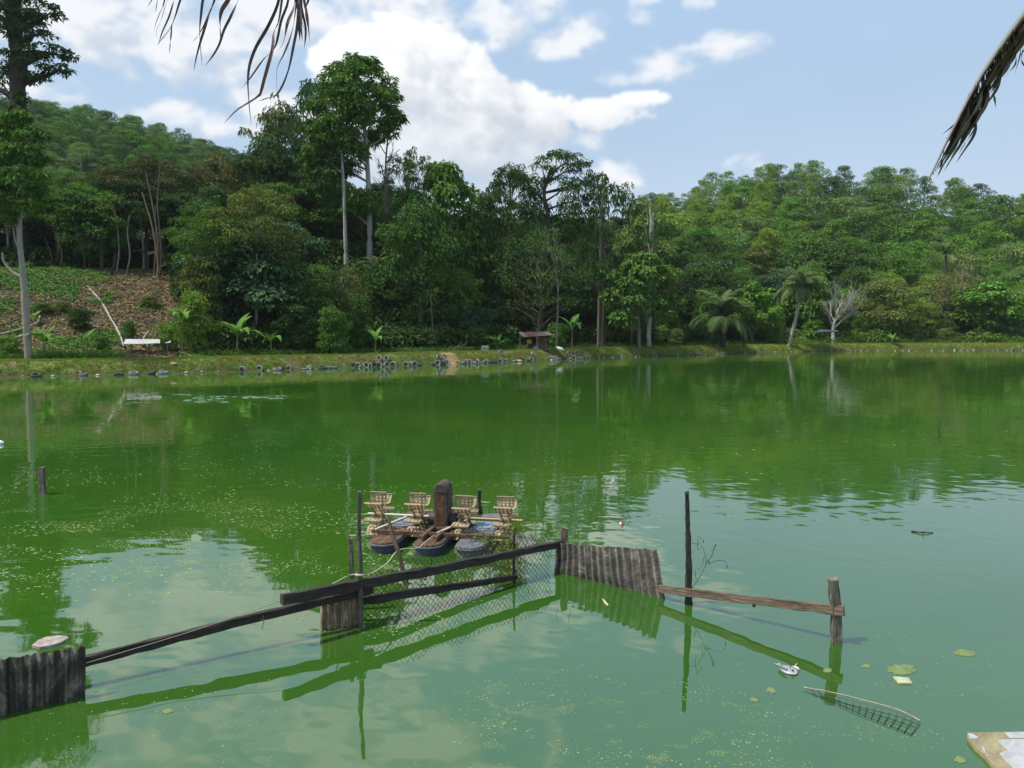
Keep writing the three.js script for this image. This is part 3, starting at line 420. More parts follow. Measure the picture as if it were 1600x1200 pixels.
{ // the pale forked trunk's own fork: a curved side limb
  const D = 56, g = scene.children.find((o) => o.name === 'broad_tree'), R = rng(8), inv = new THREE.Matrix4(); g.updateMatrixWorld(); inv.copy(g.matrixWorld).invert();
  const mk = (l, a, b) => tube(px2(l, D).map((p) => p.applyMatrix4(inv)), a, b, { seg: 16, sides: 8 });
  part('limb', mk([[34, 434], [18, 424], [6, 408], [4, 395]], 0.12, 0.07), BARK.pale, g); part('limb', mk([[31, 392], [24, 375], [20, 350]], 0.08, 0.04), BARK.pale, g);
}

// ---------------------------------------------------------------- palms and banana plants
const strip = (path, width, up, fold = 0.15) => { // a leaf blade along path, width(t), folded along its rib
  const pos = [], idx = [], col = [], n = path.length; for (let i = 0; i < n; i++) { const t = i / (n - 1), d = path[Math.min(i + 1, n - 1)].clone().sub(path[Math.max(i - 1, 0)]).normalize(), s = V(0, 0, 0).crossVectors(d, up).normalize(), nn = V(0, 0, 0).crossVectors(s, d), w = width(t);
    for (const k of [-1, 0, 1]) { pos.push(path[i].x + s.x * w * k + nn.x * w * fold * Math.abs(k), path[i].y + s.y * w * k + nn.y * w * fold * Math.abs(k), path[i].z + s.z * w * k + nn.z * w * fold * Math.abs(k)); const c = k ? 0.92 + 0.16 * ((i * 37) % 7) / 7 : 1.25; col.push(c, c, c); } }
  for (let i = 0; i < n - 1; i++) for (const k of [0, 1]) { const a = i * 3 + k; idx.push(a, a + 1, a + 3, a + 1, a + 4, a + 3); }
  const g = new THREE.BufferGeometry(); g.setAttribute('position', new THREE.Float32BufferAttribute(pos, 3)); g.setAttribute('color', new THREE.Float32BufferAttribute(col, 3)); g.setIndex(idx); return g.toNonIndexed();
};
function arc(len, rise, fall, n = 10) { const r = []; let p = V(0, 0, 0), a = rise; for (let i = 0; i <= n; i++) { r.push(p.clone()); p = p.clone().add(V(Math.cos(a), Math.sin(a), 0).multiplyScalar(len / n)); a -= fall / n; } return r; }
function frondGeo(len, rise, fall, pairs, leaflet, seed, hang = 0.5) {
  const R = rng(seed), path = arc(len, rise, fall, 12), c = new THREE.CatmullRomCurve3(path), g = [], colr = (q, v) => { const a = new Float32Array(q.attributes.position.count * 3).fill(v); q.setAttribute('color', new THREE.BufferAttribute(a, 3)); return q; };
  const rib = tube(path, 0.035, 0.008, { seg: 12, sides: 4 }); colr(rib, 1.3); rib.deleteAttribute('normal'); rib.deleteAttribute('uv'); g.push(rib.toNonIndexed());
  for (let i = 0; i < pairs; i++) for (const s of [-1, 1]) { const t = 0.14 + 0.85 * (i + R() * 0.6) / pairs, p = c.getPointAt(Math.min(0.999, t)), d = c.getTangentAt(Math.min(0.999, t)), l = leaflet * Math.sin(Math.PI * clamp(t * 0.86 + 0.14, 0, 1)) * (0.75 + 0.4 * R()) + 0.12, e = p.clone().addScaledVector(d, l * 0.55).add(V(0, -l * hang * (0.6 + 0.6 * R()), s * l * 0.8)), m = p.clone().lerp(e, 0.5).add(V(0, l * 0.16, 0)); g.push(strip([p, m, e], (q) => 0.045 * (1.15 - q), V(0, 1, 0), 0.3)); }
  return mergeGeometries(g);
}
const palmLeaf = leafMat([0.036, 0.062, 0.024], 0.2), palmPale = leafMat([0.066, 0.085, 0.042], 0.2), palmDry = leafMat([0.2, 0.15, 0.08], 0.2);
const cocoFronds = [0, 1, 2].map((i) => frondGeo(3.9, 0.9 - 0.2 * i, 1.45 + 0.15 * i, 36, 0.8, 500 + i, 0.75)), oilFronds = [0, 1, 2].map((i) => frondGeo(4.2, 1.15 - 0.2 * i, 1.7 + 0.25 * i, 44, 0.72, 510 + i, 0.35));
function palm(name, label, foot, crown, r, fronds, n, scale, tilt, mats, barkM, seed) {
  const g = thing(name, label, 'palm', foot), R = rng(seed), top = crown.clone().sub(foot), m = top.clone().multiplyScalar(0.5).add(V(top.x > 0.4 ? 0.28 : 0, 0, 0));
  part('trunk', tube([V(0, -0.3, 0), m, top], r * 1.25, r, { seg: 22, sides: 9, j: r * 0.18 }), barkM, g);
  for (let i = 0; i < n; i++) { const f = part('frond', fronds[i % fronds.length], mats[R() < 0.12 ? mats.length - 1 : i % Math.max(1, mats.length - 1)], g); f.position.copy(top); f.rotation.set(0, i * 2.39996 + R() * 0.4, 0); f.rotateZ(lerp(0.75, -tilt, i / n) + (R() - 0.5) * 0.2); f.scale.setScalar(scale * (0.85 + 0.3 * R())); }
  return g;
}
{ const f = spot(1230, 107), c = at(1251, 446, 107); palm('coconut_palm', 'coconut palm leaning over the far bank, bare curved trunk', f, c, 0.19, cocoFronds, 24, 1.1, 0.7, [palmLeaf, palmLeaf, palmPale, palmPale], BARK.pale, 61); }
{ const f = spot(1128, 99), c = f.clone().add(V(0, 3.3, 0)); palm('oil_palm', 'broad oil palm with arching grey-green fronds at the forest edge', f, c, 0.34, oilFronds, 34, 1.35, 0.7, [palmLeaf, palmLeaf, palmLeaf, palmPale, palmPale], BARK.dark, 62); }
for (const [px, py, D, s, label] of [[470, 425, 86, 0.9, 'grey-green palm with raised fronds in the shade of the middle forest'], [592, 428, 84, 0.8, 'grey palm fronds at the foot of the tallest tree'], [255, 415, 84, 0.9, 'dim palm behind the clump of thin trunks'], [1478, 400, 140, 0.9, 'palm crown showing above the dry brown trees']]) { const f = spot(px, D), c = at(px, py, D); if (c.y < f.y + 0.5) c.y = f.y + 0.5; palm('forest_palm', label, f, c, 0.2, oilFronds, 11, s, 0.1, [palmPale, palmLeaf, palmPale], BARK.dark, px); }
const bananaLeaves = [0, 1, 2].map((i) => { const p = arc(1.7 + 0.2 * i, 1.15 - 0.15 * i, 1.0 + 0.55 * i, 9); return strip(p, (t) => 0.02 + 0.24 * Math.sin(Math.PI * Math.pow(clamp((t - 0.12) / 0.88, 0, 1), 0.8)), V(0, 1, 0), 0.22); });
const bananaMat = [leafMat([0.062, 0.135, 0.025], 0.35), leafMat([0.08, 0.15, 0.034], 0.35), leafMat([0.06, 0.125, 0.035], 0.3)], stemMat = mat([0.16, 0.17, 0.06], 0.7);
function banana(px, baseY, D, H, n, label, m = 0, stem = 0.4) {
  const f = spot(px, D), g = thing('banana_plant', label, 'banana plant', f), R = rng(px * 3 + 1); part('stem', tube([V(0, -0.1, 0), V(0.03, H * stem, 0)], 0.1, 0.06, { seg: 4, sides: 8 }), stemMat, g);
  for (let i = 0; i < n; i++) { const l = part('leaf', bananaLeaves[i % 3], bananaMat[(m + (R() < 0.2 ? 1 : 0)) % 3], g); l.position.set(0.03, H * stem - 0.05, 0); l.rotation.set(0, i * 2.39996 + R(), 0); l.rotateZ(0.35 - 0.45 * i / n); l.scale.setScalar(H / 2.4 * (0.75 + 0.4 * R())); }
}
for (const a of [[70, 548, 57, 2.8, 10, 'fresh green large-leaved clump at the foot of the pale forked trunk'], [132, 545, 58.5, 2.4, 6, 'small banana plant on the lower cleared slope, alone'], [58, 480, 66, 1.4, 4, 'tiny bright banana shoot high on the cleared slope'], [286, 535, 62, 3.4, 9, 'arching banana plant behind the end of the white roof', 1, 0.75], [372, 553, 64.5, 3.5, 8, 'upright banana plant on the bank past the white roof'], [350, 545, 66, 2.5, 5, 'half-hidden banana plant just behind the upright one'], [424, 552, 66, 2.4, 5, 'low banana plant with two raised leaves beside dark dry brush'], [587, 548, 70, 2.7, 7, 'solitary banana plant before the dark forest below the tallest tree'], [540, 550, 69, 1.7, 4, 'very small banana shoot near the lit vine-draped bush'], [893, 540, 85, 3.6, 5, 'dim banana plant beyond the rusty shelter', 2, 0.55]]) banana(a[0], a[1], a[2], a[3], a[4], a[5], a[6], a[7]);
banana(776, 545, 77.5, 2.3, 18, 'bright green bushy large-leaved plant near the rusty shelter', 0, 0.2);
banana(402, 470, 70, 2.2, 3, 'single tall pale banana leaf rising in front of the olive tree', 1, 0.6);
banana(1392, 530, 114, 2.0, 9, 'small upright-leaved plant cluster by the bright bushes at far right', 1, 0.3);
// ---------------------------------------------------------------- the far bank: grass, tyres, stones, shelters
const grassMat = leafMat([0.12, 0.155, 0.03], 0.35), weedMat = leafMat([0.07, 0.125, 0.026], 0.35), dryMat = leafMat([0.15, 0.115, 0.075], 0.1);
function tuft(n, h, w, seed) { const R = rng(seed), g = []; for (let i = 0; i < n; i++) { const a = R() * 6.28, l = h * (0.5 + 0.7 * R()), o = 0.1 * R(), p = V(Math.cos(a) * o, 0, Math.sin(a) * o), e = p.clone().add(V(Math.cos(a) * l * 0.7, l * (0.5 + 0.4 * R()), Math.sin(a) * l * 0.7)); g.push(strip([p, p.clone().lerp(e, 0.5).add(V(0, l * 0.2, 0)), e], (t) => w * (1.05 - t), V(Math.sin(a), 0.2, -Math.cos(a)), 0.2)); } return mergeGeometries(g); }
function scatter(name, geo, m, n, seed, place) {
  const R = rng(seed), ms = [], cs = [], q = new THREE.Object3D(), c = new THREE.Color(); let guard = 0;
  while (ms.length < n && guard++ < n * 20) { const p = place(R); if (!p) continue; q.position.copy(p.p); q.rotation.set((p.rx ?? 0), R() * 6.283, (p.rz ?? 0)); q.scale.setScalar(p.s); q.updateMatrix(); ms.push(q.matrix.clone()); const v = 0.7 + 0.6 * R(), y = p.y ?? (R() - 0.3) * 0.5; cs.push([v * (1 + y), v * (1 + y * 0.1), v * (1 - y * 0.3)]); }
  const im = new THREE.InstancedMesh(geo, m, ms.length); ms.forEach((a, i) => { im.setMatrixAt(i, a); im.setColorAt(i, c.setRGB(...cs[i])); }); im.name = numbered(name); im.userData.kind = 'stuff'; lit(im); scene.add(im); return im;
}
const onLand = (x, s) => { const D = shore(x) + s / slant(x); return V(x, landAt(x, D) - 0.02, -D); };
const inGully = (x, s) => Math.abs(x + 5.6 + (s - 0.5) * 0.4) < 0.6 && s < 2;
scatter('grass', tuft(7, 0.2, 0.018, 1), grassMat, 26000, 11, (R) => { const x = lerp(-40, 86, R()), s = 0.25 + 5.6 * R() * R(), p = onLand(x, s); if (inGully(x, s) || (s < 1.4 && fbm(x * 0.9, p.z * 1.1, 8, 3) > 0.08 && R() < 0.8)) return null; return { p, s: 0.5 + 0.7 * R() * (s < 1.6 ? 1 : 0.8), y: (R() - 0.35) * 0.6 }; });
scatter('weeds', tuft(9, 0.5, 0.04, 2), weedMat, 3600, 12, (R) => { const x = lerp(-46, 90, R()), a = R(), s = a < 0.3 ? 0.2 + 0.5 * R() : 5.6 + 2.4 * R(); const qx = 800 + F * x / shore(x); if ((a < 0.3 && fbm(x * 0.3, 3, 1, 2) < 0.05) || (a >= 0.3 && qx > 100 && qx < 262)) return null; return { p: onLand(x, s), s: a < 0.3 ? 0.5 : (x < -22 || x > 40 ? 0.9 : 0.5) + 0.8 * R() }; });
// the cleared slope: litter, sticks, creeping green
const clearX = (R) => { const D = lerp(57, 86, R()), px = lerp(-20, 330, R()); return [(px - 800) / F * D, D, px]; };
const stickGeo = (() => { const g = tube([V(-0.5, 0, 0), V(0.05, 0.05, 0.03), V(0.5, 0, 0)], 0.016, 0.01, { seg: 2, sides: 4 }); return g; })();
scatter('leaf_litter', foliage([{ p: V(0, 0.03, 0), r: 0.35 }], { n: 9, L: 0.22, seed: 5, flat: 0.2, w: 0.5, tint: 0.5 }), dryMat, 6500, 13, (R) => { const [x, D, px] = clearX(R), s = (D - shore(x)) * slant(x); if (s < 6) return null; return { p: V(x, landAt(x, D), -D), s: 0.6 + 0.8 * R(), y: (R() - 0.4) * 0.5 }; });
scatter('dry_sticks', stickGeo, mat([0.2, 0.165, 0.125], 0.9), 2600, 14, (R) => { const [x, D, px] = clearX(R), s = (D - shore(x)) * slant(x); if (s < 6 || fbm(x * 0.2, D * 0.2, 6, 2) < -0.06) return null; return { p: V(x, landAt(x, D) + 0.06, -D), s: 0.5 + 2.2 * R() * R(), rz: (R() - 0.5) * 0.9, y: 0.1 * R() }; });
scatter('creeping_green', foliage([{ p: V(0, 0.1, 0), r: 0.5 }], { n: 26, L: 0.2, seed: 6, flat: 0.4, w: 0.6 }), LEAF['mid green'], 1500, 15, (R) => { const [x, D, px] = clearX(R), s = (D - shore(x)) * slant(x); const top = px < 125 && D > 72; if (px > 185 && px < 285 && s < 11) return null; if (s < 6 || (!top && fbm(x * 0.16, D * 0.16, 16, 3) < 0.13 && !(s < 9 && R() < 0.3))) return null; return { p: V(x, landAt(x, D), -D), s: 0.5 + 0.8 * R() }; });
scatter('forest_litter', foliage([{ p: V(0, 0.1, 0), r: 0.6 }], { n: 20, L: 0.3, seed: 7, flat: 0.4, w: 0.5 }), LEAF['dark green'], 5000, 16, (R) => { const x = lerp(-36, 80, R()), s = 6.5 + 18 * R(), p = onLand(x, s), px = 800 + F * x / -p.z; if (px < 320) return null; return { p, s: 0.6 + 0.9 * R() }; });
const scrub = foliage([0, 1, 2, 3, 4].map((i) => ({ p: V(Math.cos(i * 2.4) * 0.7, 0.5 + 0.35 * (i % 3), Math.sin(i * 2.4) * 0.7), r: 0.55 + 0.1 * (i % 2) })), { n: 46, L: 0.34, seed: 17, w: 0.5 });
scatter('undergrowth', scrub, LEAF['dark green'], 2600, 18, (R) => { const px = lerp(-40, 650, R()), D = lerp(74, 122, R()), x = (px - 800) / F * D, s = (D - shore(x)) * slant(x); if (s < (px < 300 ? 38 : 12)) return null; return { p: V(x, landAt(x, D) - 0.2, -D), s: (0.8 + 1.1 * R()) * (D > 98 ? 1.6 : 1) }; });
scatter('undergrowth', scrub, LEAF['dark green'], 1500, 19, (R) => { const x = lerp(-34, 52, R()), s = 8.8 + 24 * R() * R(), p = onLand(x, s), px = 800 + F * x / -p.z; if (px < 330 || px > 1230 || (px > 795 && px < 880 && s < 10) || (px > 1062 && px < 1200 && s < 11)) return null; return { p, s: 0.6 + 0.8 * R() }; });
scatter('undergrowth', scrub, LEAF['mid green'], 700, 20, (R) => { const px = lerp(1205, 1640, R()), D = lerp(110, 132, R()), x = (px - 800) / F * D, s = (D - shore(x)) * slant(x); if (s < 6.2) return null; return { p: V(x, landAt(x, D) - 0.15, -D), s: 0.3 + 1.3 * R() * R() }; });
// fallen logs and poles on the slope
for (const [pts, r, D0, D1, m, label] of [
  [[[138, 461], [158, 472], [172, 492], [186, 510], [193, 528]], 0.11, 76, 62, 'bleached', 'long pale fallen trunk lying down the middle of the cleared slope'],
  [[[128, 448], [104, 454], [84, 462], [72, 480]], 0.09, 78, 71, 'grey', 'curved grey fallen branch near the top of the cleared slope'], [[[118, 448], [60, 465], [0, 468]], 0.11, 78, 70, 'grey', 'long straight log lying across the top of the slope at far left'],
  [[[0, 508], [30, 502], [56, 490], [62, 484]], 0.1, 62, 67, 'pale', 'thin pale pole lying behind the pale forked trunk'], [[[0, 522], [22, 517], [42, 510]], 0.14, 60, 63, 'pale', 'thick pale log beside the foot of the pale forked trunk'], [[[0, 534], [20, 526], [36, 516]], 0.1, 59, 61.5, 'grey', 'grey pole in the lowest heap at far left of the slope'], [[[0, 495], [30, 490], [66, 487]], 0.07, 64, 68, 'grey', 'slim grey pole in the upper heap at far left of the slope'],
  [[[231, 494], [224, 508], [219, 520]], 0.07, 66, 63, 'bleached', 'short pale stick standing from the slope above the white roof'], [[[244, 496], [236, 508]], 0.06, 66, 64, 'grey', 'short grey stick behind the pale one above the white roof'], [[[231, 461], [212, 474]], 0.08, 76, 73, 'tan', 'brown stick lying below the clump of thin trunks'], [[[222, 527], [236, 531]], 0.07, 62, 61.5, 'bleached', 'pale broken stick lying just above the white roof'],
]) lone('log', tube(pts.map(([px, py], i) => { const D = lerp(D0, D1, i / (pts.length - 1)), p = at(px, py, D); p.y = Math.max(landAt(p.x, D) + r * 0.7, lerp(p.y, landAt(p.x, D) + 0.15, 0.75)); return p; }), r, r * 0.6, { seg: 14, sides: 7, j: r * 0.25 }), BARK[m], label, 'log', 'logs and sticks on the cleared slope');
// dead crossing branches by the dirt gully
for (const [pts, label] of [[[[708, 549], [716, 540], [722, 533]], 'straight dead branch leaning by the dirt gully'], [[[708, 548], [712, 542], [720, 541], [728, 537], [729, 531]], 'crooked dead branch curling up by the dirt gully'], [[[715, 542], [724, 549]], 'short dead branch crossing the others by the gully'], [[[716, 543], [740, 543]], 'dead branch lying level beside the gully']]) lone('dead_branch', tube(px2(pts, 75.5), 0.05, 0.03, { seg: 8, sides: 5 }), BARK.tan, label, 'branch', 'dead branches by the dirt gully');

// tyres
const rubber = mat([0.05, 0.05, 0.05], 0.82, { bumpMap: barkTex, bumpScale: 0.01 }), tyreGrey = mat([0.19, 0.195, 0.195], 0.9, { bumpMap: barkTex, bumpScale: 0.01 });
const tyreWall = new THREE.LatheGeometry([[0.17, 0.05], [0.19, 0.085], [0.24, 0.1], [0.285, 0.085], [0.3, 0.05], [0.3, -0.05], [0.285, -0.085], [0.24, -0.1], [0.19, -0.085], [0.17, -0.05]].map(([x, y]) => new THREE.Vector2(x, y)), 18), tyreIn = new THREE.LatheGeometry([[0.17, -0.05], [0.262, -0.06], [0.275, 0], [0.262, 0.06], [0.17, 0.05]].map(([x, y]) => new THREE.Vector2(x, y)), 18);
{
  const R = rng(31), list = [], W = (px) => { let x = 0; for (let i = 0; i < 8; i++) { const D = shore(x); x = (px - 800) / F * D; } return x; };
  const add = (px, up, lie, s, out) => list.push([px, up, lie, s, out]);
  for (const px of [54, 120, 126, 184, 207, 233, 254, 378, 403, 432, 437, 450, 476, 482, 503, 511, 520, 551, 558, 571, 577, 584, 591, 604, 614, 634, 641, 648, 653, 676, 683, 688, 692, 697, 716, 722, 728, 733, 740, 746, 753, 759, 766, 773, 782, 790, 804, 814, 825, 831, 862, 868, 872, 885, 891, 897, 903, 908, 914]) add(px, R() < 0.55 ? 1 : 0, R(), 0.8 + 0.35 * R(), R());
  for (const [px, u] of [[692, 7], [683, 6], [832, 6], [782, 14], [890, 7], [902, 7], [590, 8], [602, 8]]) list.push([px, 2, 0.5, 0.95, u]);
  for (const px of [1583, 1504, 1096, 1130, 1023, 1030, 1087]) add(px, R() < 0.5 ? 1 : 0, R(), 0.9, R());
  list.sort((a, b) => a[0] - b[0]);
  const zones = [[0, 290, 'below the white roofed table shelter'], [290, 530, 'below the upright banana plant'], [530, 625, 'along the bank under the tallest tree'], [625, 703, 'just before the dirt gully'], [703, 775, 'just past the dirt gully'], [775, 842, 'below the rusty shelter'], [842, 930, 'past the rusty shelter by the white sack'], [930, 1700, 'on the bank towards the far right']], cnt = {}, nth = ['first', 'second', 'third', 'fourth', 'fifth', 'sixth', 'seventh', 'eighth', 'ninth', 'tenth', 'eleventh', 'twelfth', 'thirteenth', 'fourteenth'];
  for (const [px, up, lie, s, o] of list) {
    const x = W(px), raised = up === 2, p = onLand(x, raised ? 0.3 + o * 0.045 : 0.02 + 0.22 * o); p.y = raised ? landAt(x, -p.z) + 0.2 : up ? 0.1 + 0.07 * lie : 0.05 + 0.06 * lie;
    const zi = zones.find((z) => px < z[1]), kind = up ? 'upright' : 'flat', key = zi[2] + kind, n = cnt[key] = (cnt[key] ?? -1) + 1;
    const g = thing('old_tyre', `${kind} old grey tyre ${zi[2]}, ${nth[n]} from left`, 'tyre', p, 0, 'old tyres along the foot of the bank');
    part('tread', tyreWall, (o * 37) % 1 < 0.65 ? tyreGrey : rubber, g); part('inner_wall', tyreIn, rubber, g); g.scale.setScalar(s);
    g.rotation.set(up ? Math.PI / 2 - 0.75 * lie + 0.15 : (lie - 0.5) * 0.7, up ? (lie - 0.5) * 1.4 : 0, (o - 0.5) * (up ? 0.9 : 0.4) + 0.55 * 0, 'YXZ');
  }
  // stones
  const stoneMat = [mat([0.42, 0.41, 0.38], 0.9), mat([0.3, 0.28, 0.25], 0.9), mat([0.5, 0.48, 0.44], 0.9)], stones = [0, 1, 2].map((i) => { const g = new THREE.IcosahedronGeometry(0.2, 2), p = g.attributes.position; for (let k = 0; k < p.count; k++) { const f = 1 + 0.5 * fbm(p.getX(k) * 4 + i * 9, p.getY(k) * 4, p.getZ(k) * 4, 3); p.setXYZ(k, p.getX(k) * f * 1.2, p.getY(k) * f * 0.7, p.getZ(k) * f); } g.computeVertexNormals(); return g; });
  const cs = {}; for (const [a, b, n, where] of [[0, 300, 11, 'below the white roofed shelter'], [300, 640, 11, 'below the tall forest'], [850, 1010, 11, 'past the rusty shelter'], [1010, 1200, 11, 'below the oil palm'], [1200, 1320, 12, 'below the sagging pale roof'], [1320, 1460, 12, 'below the bright bushes'], [1460, 1600, 12, 'at the end of the far bank']]) for (let i = 0; i < n; i++) { const px = lerp(a, b, (i + R()) / n), x = W(px), p = onLand(x, -0.05 + 0.3 * R()); p.y = 0.03 + 0.05 * R(); const s = lone('stone', stones[i % 3], stoneMat[i % 3], `pale stone at the waterline ${where}, ${nth[i]} from left`, 'stone', 'stones along the waterline'); s.position.copy(p); s.rotation.y = R() * 6; s.scale.setScalar(0.35 + 0.6 * R() * R()); }
}
// sack, pink scrap, block
const sackGeo = (() => { const g = new THREE.SphereGeometry(0.3, 20, 12), p = g.attributes.position; for (let i = 0; i < p.count; i++) { const f = 1 + 0.5 * fbm(p.getX(i) * 5, p.getY(i) * 5, p.getZ(i) * 5, 3); p.setXYZ(i, p.getX(i) * f * 1.7, p.getY(i) * f * 0.7, p.getZ(i) * f); } g.computeVertexNormals(); return g; })();
{ const s = lone('white_sack', sackGeo, mat([0.75, 0.75, 0.72], 0.7), 'crumpled white sack lying on the bank past the rusty shelter', 'sack'); s.position.copy(onLand(5.05, 1.5)).add(V(0, 0.12, 0)); s.rotation.z = -0.35; s.scale.setScalar(0.95);
  const b = lone('cloth_scrap', sackGeo, mat([0.55, 0.28, 0.22], 0.8), 'small reddish scrap of cloth on the bank below the white roof', 'cloth'); b.position.copy(onLand(-24.6, 0.9)).add(V(0, 0.04, 0)); b.scale.set(0.5, 0.5, 0.5);
  const st = lone('orange_stone', sackGeo, mat([0.55, 0.33, 0.2], 0.9), 'rounded orange-brown stone among tyres below the rusty shelter', 'stone'); st.position.copy(onLand(0.68, 0.0)).setY(0.08); st.scale.set(0.62, 0.6, 0.6);
  const bl = lone('concrete_block', bar([V(-0.36, 0, 0), V(0.36, 0, 0)], 0.2, 0.3, { seg: 6, j: 0.01, sides: 8 }), mat([0.3, 0.32, 0.31], 0.9, { map: barkTex }), 'grey concrete block half behind the bright large-leaved plant', 'block'); bl.position.copy(onLand(-2.65, 3.2)).add(V(0, 0.22, 0)); }

// wood and sheet materials for the buildings and the fence
const grain = tex(512, 256, (u, v) => { const g = tiled(u, v, 2, 3, 4, 26), k = tiled(u, v, 4, 9, 4), s = tiled(u, v, 8, 17, 3, 60); return clamp(0.66 + 0.8 * g + 0.7 * k + 0.4 * s, 0.12, 1); });
const woodDark = mat([0.056, 0.046, 0.038], 0.88, { map: grain, bumpMap: grain, bumpScale: 0.012 }), woodBrown = mat([0.24, 0.175, 0.12], 0.88, { map: grain, bumpMap: grain, bumpScale: 0.012 }), woodGrey = mat([0.22, 0.19, 0.155], 0.9, { map: grain, bumpMap: grain, bumpScale: 0.014 });
// corrugated sheet between four corners (bottom a-b, top d-c), N waves of height amp
function corrugated(a, b, c, d, N, amp, thick, o = {}) {
  const { rough = 0.012, seed = 1, rows = 14 } = o, R = rng(seed), cols = N * 10, nrm = V(0, 0, 0).crossVectors(b.clone().sub(a), d.clone().sub(a)).normalize(), pos = [], uv = [], idx = [], side = (cols + 1) * (rows + 1), nb = spread(0, cols + 1, 1).map((i) => fbm(i * 0.13, 3 + seed, 0, 3) * rough * 4), nt = spread(0, cols + 1, 1).map((i) => fbm(i * 0.17, 7 + seed, 0, 4) * rough * 4);
  for (const f of [1, -1]) for (let i = 0; i <= cols; i++) for (let j = 0; j <= rows; j++) { const u = i / cols, v = j / rows, p = a.clone().lerp(b, u).lerp(d.clone().lerp(c, u), v); p.addScaledVector(nrm, amp * (0.85 + 0.7 * fbm(u * 5, v * 1.5, seed, 2)) * Math.sin(u * N * 6.28318 + 0.5 * fbm(u * 4, 0.5, seed + 3, 2)) + f * thick / 2 + 0.06 * fbm(u * 1.4, v * 1.4, seed, 2) * (b.distanceTo(a) < 6 ? 1 : 0.2)); if (j === 0) p.y += nb[i]; if (j === rows) p.y += nt[i]; pos.push(p.x, p.y, p.z); uv.push(u * 1.3, v * 0.5); }
  const q = (x, y, z, w) => idx.push(x, y, z, x, z, w); for (let i = 0; i < cols; i++) for (let j = 0; j < rows; j++) { const k = i * (rows + 1) + j, e = k + rows + 1; q(k, e, e + 1, k + 1); q(side + k, side + k + 1, side + e + 1, side + e); }
  for (let i = 0; i < cols; i++) for (const j of [0, rows]) { const k = i * (rows + 1) + j, e = k + rows + 1; j ? q(k, e, side + e, side + k) : q(k, side + k, side + e, e); }
  for (let j = 0; j < rows; j++) for (const i of [0, cols]) { const k = i * (rows + 1) + j; i ? q(k, side + k, side + k + 1, k + 1) : q(k, k + 1, side + k + 1, side + k); }
  const g = new THREE.BufferGeometry(); g.setAttribute('position', new THREE.Float32BufferAttribute(pos, 3)); g.setAttribute('uv', new THREE.Float32BufferAttribute(uv, 2)); g.setIndex(idx); const n = g.toNonIndexed(); n.computeVertexNormals(); return n;
}
// white roofed table shelter
{
  const D = 61.2, o = spot(222, D), g = thing('table_shelter', 'low open shelter with a flat white sheet roof on thin posts', 'shelter', o), white = mat([0.5, 0.51, 0.51], 0.6, { map: tex(128, 128, (u, v) => 0.85 + 0.3 * tiled(u, v, 5, 61, 5)) }), L = (px, py, d = D) => at(px, py, d).sub(o);
  part('roof', corrugated(L(192.5, 537.5, 60.6), L(250, 536.5, 60.6), L(250, 530, 62.2), L(196, 530, 62.2), 14, 0.012, 0.02, { rows: 4, rough: 0.004 }), white, g); part('roof_end', corrugated(L(257, 535.8, 60.6), L(266.5, 535.4, 60.6), L(266.8, 531.5, 62), L(266, 533, 62), 3, 0.012, 0.02, { rows: 3, rough: 0.01 }), white, g, 'broken white end piece of the roof');
  for (const [px, d] of [[205, 61.8], [234.5, 60.9], [262, 60.9]]) part('post', tube([spot(px, d).sub(o).add(V(0, -0.2, 0)), L(px, 537, d)], 0.045, 0.04, { seg: 4, sides: 7, j: 0.01 }), woodGrey, g);
  part('beam', bar([L(197, 537.2, 61.5), L(266, 536, 61.5)], 0.03, 0.035, { seg: 8, j: 0.01 }), woodDark, g);
}
// low grey roofed shelter by the coconut palm
{
  const D = 107, o = spot(1294, D), g = thing('table_shelter', 'low shelter with pale sagging roof below the leafless white tree', 'shelter', o), L = (px, py, d = D) => at(px, py, d).sub(o), m = mat([0.4, 0.4, 0.38], 0.8, { map: barkTex });
  const roof = corrugated(L(1275, 517.6, 106), L(1311, 518, 106), L(1308, 515.4, 108.5), L(1279, 515.2, 108.5), 12, 0.015, 0.02, { rows: 6, rough: 0.01 }), p = roof.attributes.position; for (let i = 0; i < p.count; i++) p.setY(i, p.getY(i) - 0.022 * (p.getX(i)) ** 2); part('roof', roof, m, g);
  for (const px of [1283.5, 1297]) part('post', tube([spot(px, 107).sub(o).add(V(0, -0.2, 0)), L(px, 517.5, 107)], 0.06, 0.05, { seg: 4, sides: 7, j: 0.015 }), woodGrey, g);
  part('brace', tube([L(1294, 534), L(1300, 530)], 0.05, 0.05), woodDark, g); part('beam', bar([L(1278, 518.2), L(1308, 518.4)], 0.05, 0.05, { seg: 6, j: 0.01 }), woodDark, g);
}
